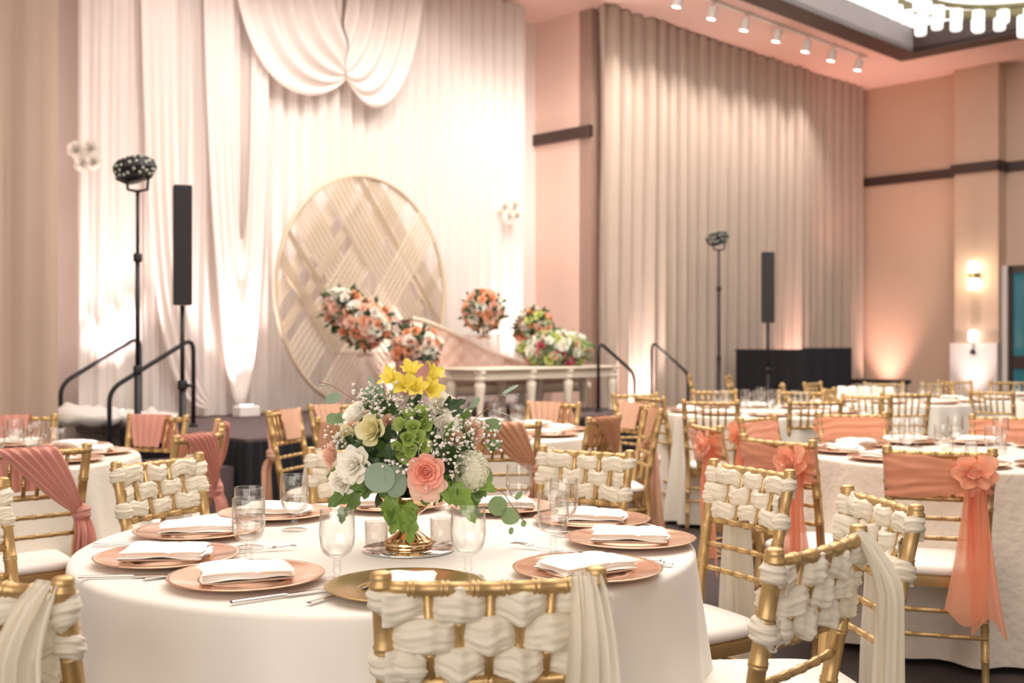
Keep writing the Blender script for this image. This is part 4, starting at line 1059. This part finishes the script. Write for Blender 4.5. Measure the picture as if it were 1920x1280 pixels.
stage_arr('flower_arrangement', 684, 607, .95, 52, 46, 46, mx, 4, 'large ball of peach roses on a gold stand, left on the stage', compote(.17), leafn=130)
stage_arr('flower_arrangement', 780, 652, 1.35, 48, 44, 34, mx, 5, 'ball of peach and white roses in a pink pot, directly above the bouquet', pot, leafn=190)
stage_arr('flower_arrangement', 907, 582, .75, 42, 38, 34, mx, 6, 'ball of peach roses on a small gold foot before the right of the backdrop', compote(.17, .07), leafn=180)
stage_arr('flower_arrangement', 1000, 612, .75, 38, 34, 28, ['peachrose', 'peachrose', 'whiterose', 'lime'], 7, 'ball of peach roses behind the mixed arrangement on the white console', leafn=150)
stage_arr('flower_arrangement', 1042, 656, 1.25, 72, 36, 46, ['lime', 'pinklight', 'whiterose', 'magenta', 'lime', 'whiterose'], 8, 'low spreading arrangement with magenta, lime and white blooms on the console', leafn=240, flat_=.6, leafm='euca2')
# acrylic pedestals
def pedestal(px, py_top, b, w, label, py_bot=None):
    p = wallpt(px, py_top, b); m = MB(); h = p.z - STAGE
    e = empty('pedestal', (p.x, p.y, STAGE + .001), ROT_UV, label, 'pedestal')
    m.box((0, 0, h / 2), (w, w, h), bev=.01); m.build('acrylic_box', M['acrylic'], e, False)
    MB().box((0, 0, h + .008), (w + .02, w + .02, .016)).build('top_plate', M['acrylic'], e, False); return e
pedestal(684, 663, .95, .42, 'clear acrylic pedestal under the large left ball of roses')
pedestal(780, 716, 1.35, .40, 'clear acrylic pedestal under the pink pot of roses')
pedestal(907, 630, .75, .28, 'tall clear acrylic pedestal under the ball of roses right of the hoop')
pedestal(1000, 640, .72, .28, 'clear acrylic pedestal behind the console, under the right ball of roses')
# hoop
hb = -.18; hc_ = wallpt(688, 537, hb); HR = 1.19 * hc_.y / 11.5
hc_.z = STAGE + HR + .02
hr = (CAMH + (HOR - 331) * hc_.y / FPX - (STAGE + .02)) / 2; HR = hr; hc_.z = STAGE + .02 + hr
hoop = empty('hoop_backdrop', hc_, radians(52), 'large round hoop wrapped with crossing beige fabric bands on the stage', 'hoop')
m = MB(); m.grid(lambda i, j: ((HR + .022 * cos(2 * pi * j)) * cos(2 * pi * i), .022 * sin(2 * pi * j), (HR + .022 * cos(2 * pi * j)) * sin(2 * pi * i)), 120, 10, wrapu=True, wrapv=True)
m.build('ring', M['hoop'], hoop)
def band(ang, off, w, y, seed, w2=None, R=None):
    d = Vector((cos(ang), 0, sin(ang))); n = Vector((-sin(ang), 0, cos(ang))); R = HR; w2 = w2 or w
    def fn(i, j):
        o = off + (j - .5) * (w + (w2 - w) * i); o = max(-R * .98, min(R * .98, o)); h = sqrt(max(.0001, R * R - o * o))
        p = d * (h * (2 * i - 1)) + n * o; yy = y + .012 * sin(j * 40 + seed + 2 * sin(3 * i)); return (p.x, yy, p.z)
    m = MB(); m.grid(fn, 24, 40); return m.build('fabric_band', M['band'], hoop)
up_, dn = radians(52), radians(-50)
for k, (a, o, w, y, w2) in enumerate(((dn, .35, .42, -.03, .30), (dn, -.15, .34, .03, .42), (dn, -.70, .12, -.02, .12), (dn, .82, .16, .02, .2), (up_, .28, .40, .02, .30), (up_, -.22, .34, -.04, .36), (up_, .85, .14, .04, .2), (up_, -.72, .13, .03, .13), (up_, .62, .10, .01, .10), (dn, -.45, .07, .0, .07), (dn, .66, .08, .0, .08))):
    band(a, o * HR / 1.19, w, y, k, w2)
MB().box((0, 0, -HR - .012), (.9, .35, .014), bev=.005).build('base', M['hoop'], hoop)
# sofa
sp = wallpt(905, 700, .34); L = 2.1
sofa = empty('sofa', (sp.x, sp.y, STAGE + .001), ROT_UV, 'tufted blush chaise sofa with a sweeping back behind the white console', 'sofa')
def backtop(x):  # x -1..1
    t = (x + 1) / 2; return .90 - .52 * (t ** 1.6) * (3 - 2 * t) / 1.0 * .9 if t > 0 else .90
m = MB()
def fnb(i, j):
    x = -1.02 + 2.04 * i; zt_ = backtop(x); v = j
    z = .36 + (zt_ - .36) * min(1, v / .42) if v < .5 else .36 + (zt_ - .36) * max(0, (1 - v) / .42 if v > .58 else 1)
    f = v < .5; d = .075 * sin(pi * min(1, v)) 
    y = -.02 + (.0 if f else .16)
    tuft = 0
    if f: tuft = -.028 * (abs(sin(pi * (x * 4.5 + z * 5))) * abs(sin(pi * (x * 4.5 - z * 5)))) ** .5
    rz2 = .04 * sin(pi * max(0, min(1, (v - .42) / .16)))
    return (x, y + tuft + (.08 * (v - .42) / .16 if .42 < v < .58 else 0) * (0 if f else 0), z + rz2)
m.grid(fnb, 90, 48); m.build('tufted_back', M['blush'], sofa)
MB().box((0, -.34, .36), (2.0, .62, .16), bev=.05).build('seat_cushion', M['blush'], sofa)
MB().box((0, -.32, .23), (2.06, .66, .10), bev=.02).build('front_rail', M['cream'], sofa)
m = MB(); m.grid(lambda i, j: (-1.02 + 2.04 * i, -.04 + .022 * cos(2 * pi * j), backtop(-1.02 + 2.04 * i) + .045 + .022 * sin(2 * pi * j)), 60, 8, wrapv=True); m.build('crest_rail', M['cream'], sofa)
def turned(h, r): return [(r * .55, 0), (r * .7, h * .03), (r * .5, h * .10), (r * .62, h * .22), (r * 1.0, h * .62), (r * 1.05, h * .72), (r * .7, h * .78), (r * 1.15, h * .82), (r * 1.15, h * .86), (r * .75, h * .90), (r * 1.2, h * .95), (r * 1.2, h)]
for x, y in ((-.95, -.6), (.95, -.6), (-.95, .05), (.95, .05), (0, -.6)): MB().lathe(turned(.19, .035), 18, (x, y, 0)).build('leg', M['cream'], sofa)
# white console with turned legs
c0, c1 = room(along(862, 1.28), 1.28), room(along(1128, 1.28), 1.28); Lc = (c1 - c0).length; zc_ = CAMH + (HOR - 687) * ((c0 + c1) / 2).y / FPX
mid = (c0 + c1) / 2; con = empty('console_table', (mid.x, mid.y, STAGE + .001), ROT_UV, 'long cream console table with turned legs on the stage, carrying flowers', 'table')
hcn = zc_ - STAGE
MB().box((0, 0, hcn - .015), (Lc, .52, .03), bev=.01).build('tabletop', M['cream'], con, False)
MB().box((0, 0, hcn - .075), (Lc - .10, .44, .09), bev=.008).build('apron', M['cream'], con, False)
for x in (-Lc / 2 + .07, -Lc / 2 + .75, Lc / 2 - .75, Lc / 2 - .07):
    for y in (-.2, .2): MB().lathe(turned(hcn - .03, .05), 18, (x, y, 0)).build('leg', M['cream'], con)

# ------------------------------------------------------------------ speakers, lights on stands
def speaker(px, y, top_py, bot_py, wpx, label, rot, flabel):
    s = y / FPX; x = (px - 960) * s; zt_ = CAMH + (HOR - top_py) * s; zb_ = CAMH + (HOR - bot_py) * s; w = wpx * s
    st = empty('speaker_stand', (x, y, 0), rot, flabel, 'stand', 'speaker stands')
    m = MB(); m.tube([(0, 0, .03), (0, 0, zb_ * .62)], .026, 12).tube([(0, 0, zb_ * .6), (0, 0, zb_ - .004)], .017, 12); m.build('pole', M['black'], st)
    MB().lathe([(.034, 0), (.036, .01), (.036, .06), (.030, .07)], 14, (0, 0, zb_ * .60)).box((.055, 0, zb_ * .60 + .03), (.05, .012, .025)).build('collar', M['black'], st)
    MB().lathe([(.22, 0), (.22, .012), (.20, .018), (.04, .03)], 40).build('base', M['black'], st)
    sp = empty('column_speaker', (x, y, zb_), rot, label, 'speaker', 'column speakers'); h = zt_ - zb_
    MB().box((0, 0, h / 2), (w, w * .95, h), bev=.008).build('cabinet', M['black'], sp, False)
    m = MB()
    for k in range(int(h / .022)):
        m.box((0, -w * .475 - .003, .012 + k * .022), (w - .02, .006, .013))
    m.build('grille', M['grille'], sp, False)
    return sp
M['grille'] = pmat('speaker_grille', (.03, .022, .026), .6, .1, var=.4, scale=60)
speaker(342, 8.4, 348, 572, 34, 'tall black column speaker on a pole at the left of the stage', .35, 'black speaker pole at the left of the stage')
speaker(1440, 14.0, 473, 605, 24, 'tall black column speaker on a pole by the black booth', -.25, 'black speaker pole in front of the black booth')
def dimlight(px, y, cy, bpx, label, slabel, r_px):
    s = y / FPX; x = (px - 960) * s; zc = CAMH + (HOR - cy) * s; R = r_px * s; zj = zc - R * 1.25
    st = empty('light_stand', (x, y, 0), 0, slabel, 'stand', 'light stands')
    MB().tube([(0, 0, .02), (0, 0, 1.1)], .024, 12).tube([(0, 0, 1.05), (0, 0, zj * .82)], .017, 12).tube([(0, 0, zj * .8), (0, 0, zj)], .012, 10).build('pole', M['black'], st)
    m = MB()
    for zz in (1.08, zj * .80): m.lathe([(.028, 0), (.030, .01), (.030, .05), (.024, .06)], 12, (0, 0, zz))
    m.build('collar', M['black'], st)
    for k in range(3):
        a = k * 2.094 + .5; MB().tube([(0, 0, .45), (.42 * cos(a), .42 * sin(a), .015)], .012, 8).build('leg', M['black'], st)
    h = empty('stage_light', (x, y, zj), 0, label, 'light', 'faceted lights on stands')
    m = MB(); m.tube([(0, 0, 0), (0, 0, R * .28)], .014, 8)
    m.tube([(-R * .55, 0, R * .95), (-R * .5, 0, R * .3), (0, 0, R * .2), (R * .5, 0, R * .3), (R * .55, 0, R * .95)], .011, 8); m.build('yoke', M['black'], h)
    # faceted head
    c = Vector((-R * .15, 0, R * 1.25))
    m = MB(); vs = []; rings = ((.45, -.62), (.92, -.42), (1.12, .10), (.95, .52), (.52, .72)); n = 9
    for r_, z_ in rings:
        for k in range(n): a = 2 * pi * (k + .5 * (z_ > 0)) / n; vs.append((c.x + R * r_ * cos(a), c.y + R * r_ * .9 * sin(a), c.z + R * z_ * .95 + .12 * R * cos(a)))
    fs = [(i * n + k, i * n + (k + 1) % n, (i + 1) * n + (k + 1) % n, (i + 1) * n + k) for i in range(4) for k in range(n)] + [tuple(reversed(range(n))), tuple(range(4 * n, 5 * n))]
    m.add(vs, fs); m.build('head', M['black'], h, False)
    rr = random.Random(4); k = 0; done = []
    m = MB()
    for q in range(900):
        a = rr.uniform(-pi, 0) - .0; ph = rr.uniform(-.35, .95)
        u = rr.choice([i for i in range(4)]); kk = rr.randrange(n); i0 = u * n + kk; i1 = u * n + (kk + 1) % n; i2 = (u + 1) * n + (kk + 1) % n; i3 = (u + 1) * n + kk
        A, B, C_, D_ = [Vector(vs[i]) for i in (i0, i1, i2, i3)]; s1, s2 = rr.uniform(.18, .82), rr.uniform(.2, .8)
        p = (A * (1 - s1) + B * s1) * (1 - s2) + (D_ * (1 - s1) + C_ * s1) * s2; nn = (B - A).cross(D_ - A).normalized()
        if nn.y > -.1 or u == 0 or any((p - d_).length < R * .22 for d_ in done): continue
        done.append(p); m.lathe([(R * .085, 0), (R * .085, .006), (R * .06, .010), (0, .010)], 12, mat=Matrix.Translation(p) @ lookz(nn))
        if len(done) > 40: break
    m.build('lenses', M['lens'], h); 
    return h
M['lens'] = pmat('lens_glass', (.42, .43, .36), .15, .2, var=.1, emis=(.6, .65, .5), estr=.08)
dimlight(258, 7.9, 320, 0, 'faceted dark light head with many lenses, on the tall left stand', 'tall black light stand at the left of the stage', 37)
dimlight(1348, 14.2, 448, 0, 'faceted dark light head on the right stand, before the beige drapes', 'tall black light stand in front of the beige drapes', 20)
# black booth, an L of two cloth covered tables
def bpoint(px, y, z=0): return Vector(((px - 960) / FPX * y, y, z))
q0, q1, q2 = bpoint(1380, 15.0), bpoint(1510, 14.2), bpoint(1597, 14.6)
e = empty('booth', q1, 0, 'black cloth covered booth in front of the drapes, right background', 'booth')
H1 = CAMH - 10 * 14.3 / FPX
m = MB(); back = Vector((.04, .32, 0))
def wavy(p, q, m, H, n=80):
    d = (q - p); L = d.length; d.normalize(); nr = Vector((d.y, -d.x, 0))
    m.grid(lambda i, j: tuple((p + d * L * i + nr * (.012 * sin(L * i * 28) * (1 - j))) + Vector((0, 0, .005 + (H - .005) * j))), n, 3)
wavy(q0, q1, m, H1); chp(m.build('booth_cloth', M['blackcloth']), e)
m = MB(); wavy(q1, q2, m, H1 + .02); wavy(q2, q2 + back, m, H1 + .02, 20); chp(m.build('booth_cloth', M['blackcloth']), e)
chp(prism([q0, q1, q1 + back, q0 + back], H1 - .02, H1).build('booth_top', M['blackcloth'], None, False), e)
chp(prism([q1, q2, q2 + back, q1 + back], H1 , H1 + .02).build('booth_top', M['blackcloth'], None, False), e)
# low dark table by the lit wall
pt = bpoint(1645, 15.2); e = empty('side_table', pt, ROT_UV + pi / 2, 'low dark table along the lit wall, right of the booth', 'table'); hs_ = CAMH - 66 * 15.2 / FPX
MB().box((0, 0, hs_ - .03), (.75, .45, .06), bev=.01).build('tabletop', M['black'], e, False)
for sx in (-1, 1):
    for sy in (-1, 1): MB().tube([(sx * .33, sy * .18, 0), (sx * .33, sy * .18, hs_ - .05)], .018, 8).build('leg', M['black'], e)

# ------------------------------------------------------------------ wall sconces
def sconce(px, py, label, col='lampwarm', on=True):
    b = (PB0 + PB1) / 2 + .0; p = room(PD, b); z = CAMH + (HOR - py) * p.y / FPX
    e = empty('wall_sconce', (p.x, p.y, z), ROT_UV + pi / 2, label, 'lamp', 'sconces on the pillar')
    # local -y? build along -U using world oriented parts
    o = MB().box((0, .03, 0), (.10, .06, .12), bev=.01).build('bracket', M['olive'], e, False)
    MB().tube([(0, .10, -.05), (0, .10, .05)], .06, 16).build('holder', M['olive'], e)
    for s in (-1, 1):
        MB().tube([(0, .10, s * .05), (0, .10, s * .20)], .065, 18).build('glass_shade', M[col], e)
    return p, z
pS, zS = sconce(1826, 517, 'glowing two-way wall sconce on the pillar')
b = (PB0 + PB1) / 2; p = room(PD + .06, b); z = CAMH + (HOR - 660) * p.y / FPX
e = empty('wall_fitting', (p.x, p.y, z), ROT_UV + pi / 2, 'small dark fitting with a pale glass on the pillar, below the sconce', 'fitting')
MB().ball((0, .05, 0), .045, 12, 8).build('knob', M['black'], e); MB().box((0, .05, .24), (.10, .10, .16), bev=.02).build('glass_shade', M['lamp'], e, False); MB().tube([(0, .05, .0), (0, .05, .2)], .01, 6).build('stem', M['olive'], e)

# ------------------------------------------------------------------ track lights
tb = 1.25
heads = (1273, 1338, 1399, 1459, 1514, 1562, 1612)
ta = [along(x, tb) for x in heads]
m = prism([room(ta[-1] - .2, tb - .02), room(ta[0] + 6, tb - .02), room(ta[0] + 6, tb + .02), room(ta[-1] - .2, tb + .02)], CEIL - .035, CEIL + .0)
tr = m.build('light_track', M['whitepaint'], None, False); tag(tr, 'white track fixed to the ceiling above the beige drapes', 'light track')
step = (ta[0] - ta[-1]) / 6
HEADP = []
for k in range(9):
    a = ta[6 - k] if k < 7 else ta[0] + step * (k - 6)
    p = room(a, tb, CEIL - .035)
    where = ['nearest the room corner', 'second from the room corner', 'third from the room corner', 'fourth from the room corner', 'fifth from the room corner', 'sixth from the room corner', 'at the top frame edge above the drapes', 'just past the top frame edge', 'further past the top frame edge'][k]
    e = empty('track_spotlight', p, 0, 'white cylinder spotlight on the ceiling track, ' + where, 'spotlight', 'spotlights on the ceiling track')
    dirn = (Vector((0, 0, -1)) - V * .25).normalized(); mt = Matrix.Translation((0, 0, -.045)) @ lookz(dirn)
    MB().tube([(0, 0, 0), (0, 0, -.08)], .012, 8).build('stem', M['whitepaint'], e)
    MB().tube([(0, 0, 0), (0, 0, .15)], .055, 18, mat=mt).build('housing', M['whitepaint'], e, sharp=40)
    MB().lathe([(0, .152), (.048, .152), (.048, .156), (0, .157)], 18, mat=mt).build('lamp_face', M['lamp'], e)
    HEADP.append((p + Vector((0, 0, -.06)) + dirn * .27, dirn))
# ------------------------------------------------------------------ ring chandelier
cc = Vector((4.95, 10.8, 4.83)); CR = 1.25
ch = empty('chandelier', cc, 0, 'large brass ring chandelier hung with white glass cylinders, top right', 'chandelier')
m = MB(); m.grid(lambda i, j: ((CR + .05 * (1 if j in (0, .75) else -1) * 1) * cos(2 * pi * i), (CR + .05 * (1 if j in (0, .75) else -1)) * sin(2 * pi * i), (-.035 if j < .5 else .035)), 80, 4, wrapu=True, wrapv=True)
m.build('ring', M['olive'], ch, True, sharp=40)
gl_ = None
for r_, n, zz in ((CR, 34, 0), (CR - .28, 24, .0)):
    for k in range(n):
        a = 2 * pi * k / n + .05; Lh = .14 + (.09 if k % 5 == 1 else 0)
        key = 'cyl%d' % (k % 5 == 1)
        if key not in CH_MESH:
            o = MB().lathe([(.015, 0), (.058, -.008), (.060, -.02), (.060, -Lh + .015), (.05, -Lh), (0, -Lh)], 18).build('glass_cylinder', M['chglass'] if 'chglass' in M else M['lamp'], ch); CH_MESH[key] = o.data
        else: o = bpy.data.objects.new('glass_cylinder', CH_MESH[key]); COL.objects.link(o); o.parent = ch
        o.location = (r_ * cos(a), r_ * sin(a), -.035)
m = MB()
for k in range(4): a = k * pi / 2 + .4; m.tube([(CR * cos(a), CR * sin(a), .03), (0, 0, CEIL + .6 - cc.z)], .008, 6)
m.build('suspension', M['olive'], ch)
m = MB(); m.grid(lambda i, j: ((CR - .28 + .03 * cos(2 * pi * j)) * cos(2 * pi * i), (CR - .28 + .03 * cos(2 * pi * j)) * sin(2 * pi * i), .03 * sin(2 * pi * j)), 60, 8, wrapu=True, wrapv=True); m.build('inner_ring', M['olive'], ch)
# white rosettes pinned on the backdrop edges
for (px, py, lb) in ((160, 297, 'cluster of white roses pinned to the left edge of the backdrop'), (956, 400, 'cluster of white roses pinned to the right side of the backdrop'), (165, 640, None)):
    if not lb: continue
    p = wallpt(px, py, -.44); m = MB()
    for k, (dx, dz) in enumerate(((-.05, .05), (.05, .06), (0, -.04), (.07, -.03))):
        rose_mb(.075, k, m=m, mat=Matrix.Translation((dx * 1.2, -.02, dz * 1.3)) @ lookz((dx, -1, dz)), nu=6, nv=6, ruf=.05)
    o = m.build('rose_cluster', M['breath'], None, True, loc=p); tag(o, lb, 'flowers', 'white roses pinned to the backdrop')

# ------------------------------------------------------------------ light
def area(name, loc, target, sx, sy, power, col, spread=None):
    l = bpy.data.lights.new(name, 'AREA'); l.shape = 'RECTANGLE'; l.size = sx; l.size_y = sy; l.energy = power; l.color = col
    if spread: l.spread = spread
    o = bpy.data.objects.new(name, l); COL.objects.link(o); o.location = loc
    o.rotation_euler = (Vector(target) - Vector(loc)).to_track_quat('-Z', 'Y').to_euler(); return o
def spot(name, loc, target, power, col, ang, blend=.8, r=.05):
    l = bpy.data.lights.new(name, 'SPOT'); l.energy = power; l.color = col; l.spot_size = radians(ang); l.spot_blend = blend; l.shadow_soft_size = r
    o = bpy.data.objects.new(name, l); COL.objects.link(o); o.location = loc
    o.rotation_euler = (Vector(target) - Vector(loc)).to_track_quat('-Z', 'Y').to_euler(); return o
WARM = (1, .915, .82); PINK = (1, .60, .52); PW = (1, .80, .76)
area('ceiling_wash', (-.5, 4.0, 5.2), (-.4, 4.2, 0), 6, 6, LP['near'], WARM)
area('ceiling_wash_far', (1.4, 9.2, 5.2), (2.4, 9.8, 0), 5.4, 5.4, LP['far'], WARM)
area('added_camera_fill', (-1.5, -3.0, 2.6), (0, 5, 1.0), 6, 3.5, LP['fill'], (1, .93, .86))  # added unseen fill behind the camera; no window stands there
UP = []
def uplight(p, target, power, col, ang, label=None, fixture=True, h=.11):
    if fixture:
        e = empty('uplight', (p.x, p.y, p.z), ROT_UV, label, 'light', 'floor uplights')
        MB().box((0, 0, h / 2), (.22, .14, h), bev=.015).build('housing', M['whitepaint'], e, False)
        MB().lathe([(0, h + .001), (.06, h + .001), (.06, h + .006), (0, h + .006)], 16).build('lens', M['lamp'], e)
    spot('uplight_beam', p + Vector((0, 0, h + .03)), target, power, col, ang, 1.0, .06)
def upl(px, b, zbase, power, col, label, lean=.25, ang=70, fixture=True):
    p = room(along(px, b), b, zbase); t = p + Vector((0, 0, 3)) - V * lean * 3; uplight(p, t, power, col, ang, label, fixture)
upl(238, -.22, STAGE + .002, LP['up'] * 1.2, PW, 'small white uplight at the left corner of the stage', .14)
upl(462, -.20, STAGE + .002, LP['up'] * 1.2, PW, 'small white uplight behind the left side of the hoop', .14)
upl(735, -.20, STAGE + .002, LP['up'] * .9, PW, 'small white uplight behind the flowers in the hoop centre', .14)
upl(985, -.20, STAGE + .002, LP['up'] * .6, PW, 'small white uplight behind the console flowers', .14)
upl(1212, .42, .002, LP['up'] * 1.3, PW, 'small white uplight at the foot of the beige drapes', .10)
upl(1490, .42, .002, LP['up'] * 1.5, PINK, 'small uplight behind the booth washing the drapes pink', .10)
p = room(.35, .62, .002); uplight(p, p + Vector((0, 0, 3)) + U * .3, LP['up'] * 1.0, PINK, 60, 'small uplight on the floor by the room corner')
p = room(PD + .35, b + .0, .002); uplight(p, p + Vector((0, 0, 3)) + U * .3, LP['up'] * .45, PW, 60, 'small uplight at the foot of the pillar')
for (hp, dn_) in HEADP[:9]: spot('track_beam', hp, hp + dn_ * 2 - V * 1.2, LP['track'], (1, .9, .82), 75, 1.0, .05)
for k in range(4):
    p = room(7.4 + 1.5 * k, 1.6, CEIL - .15); spot('stage_beam', p, room(7.2 + 1.5 * k, -.55, 3.4), LP['stage'] * (.7 + .12 * k), (1, .90, .85), 75, 1.0, .1)
p = room(1.2, 1.1, 3.6); spot('corner_pink_beam', room(1.6, 1.2, 2.0), room(.6, .9, CEIL), LP['pinkc'], (1, .42, .30), 110, 1.0, .3)
spot('recess_pink_beam', room(A1 - .35, .3, .2) , room(A1 , -.5, 3.0), LP['pinkc'] * .9, (1, .45, .36), 60, 1.0, .1)
l = bpy.data.lights.new('sconce_glow', 'POINT'); l.energy = LP['sconce']; l.color = (1, .85, .6); l.shadow_soft_size = .1
o = bpy.data.objects.new('sconce_glow', l); COL.objects.link(o); o.location = pS - U * .30 + Vector((0, 0, zS))
w = bpy.data.worlds.new('hall'); SC.world = w; w.use_nodes = True; bg = w.node_tree.nodes['Background']
bg.inputs[0].default_value = (1, .93, .87, 1); bg.inputs[1].default_value = LP['world']
# ------------------------------------------------------------------ camera
cam = bpy.data.cameras.new('camera'); co = bpy.data.objects.new('camera', cam); COL.objects.link(co); SC.camera = co
co.location = (0, 0, CAMH); co.rotation_euler = (pi / 2, 0, 0); cam.sensor_width = 36; cam.lens = FPX / 1920 * 36
cam.shift_y = (HOR - 640) / 1920; cam.clip_end = 100
cam.dof.use_dof = True; cam.dof.focus_distance = 2.72; cam.dof.aperture_fstop = 3.6
SC.view_settings.view_transform = 'Standard'; SC.view_settings.look = 'None'; SC.view_settings.exposure = LP['exp']; SC.view_settings.gamma = LP.get('gamma', 1.0)
SC.cycles.transparent_max_bounces = 40
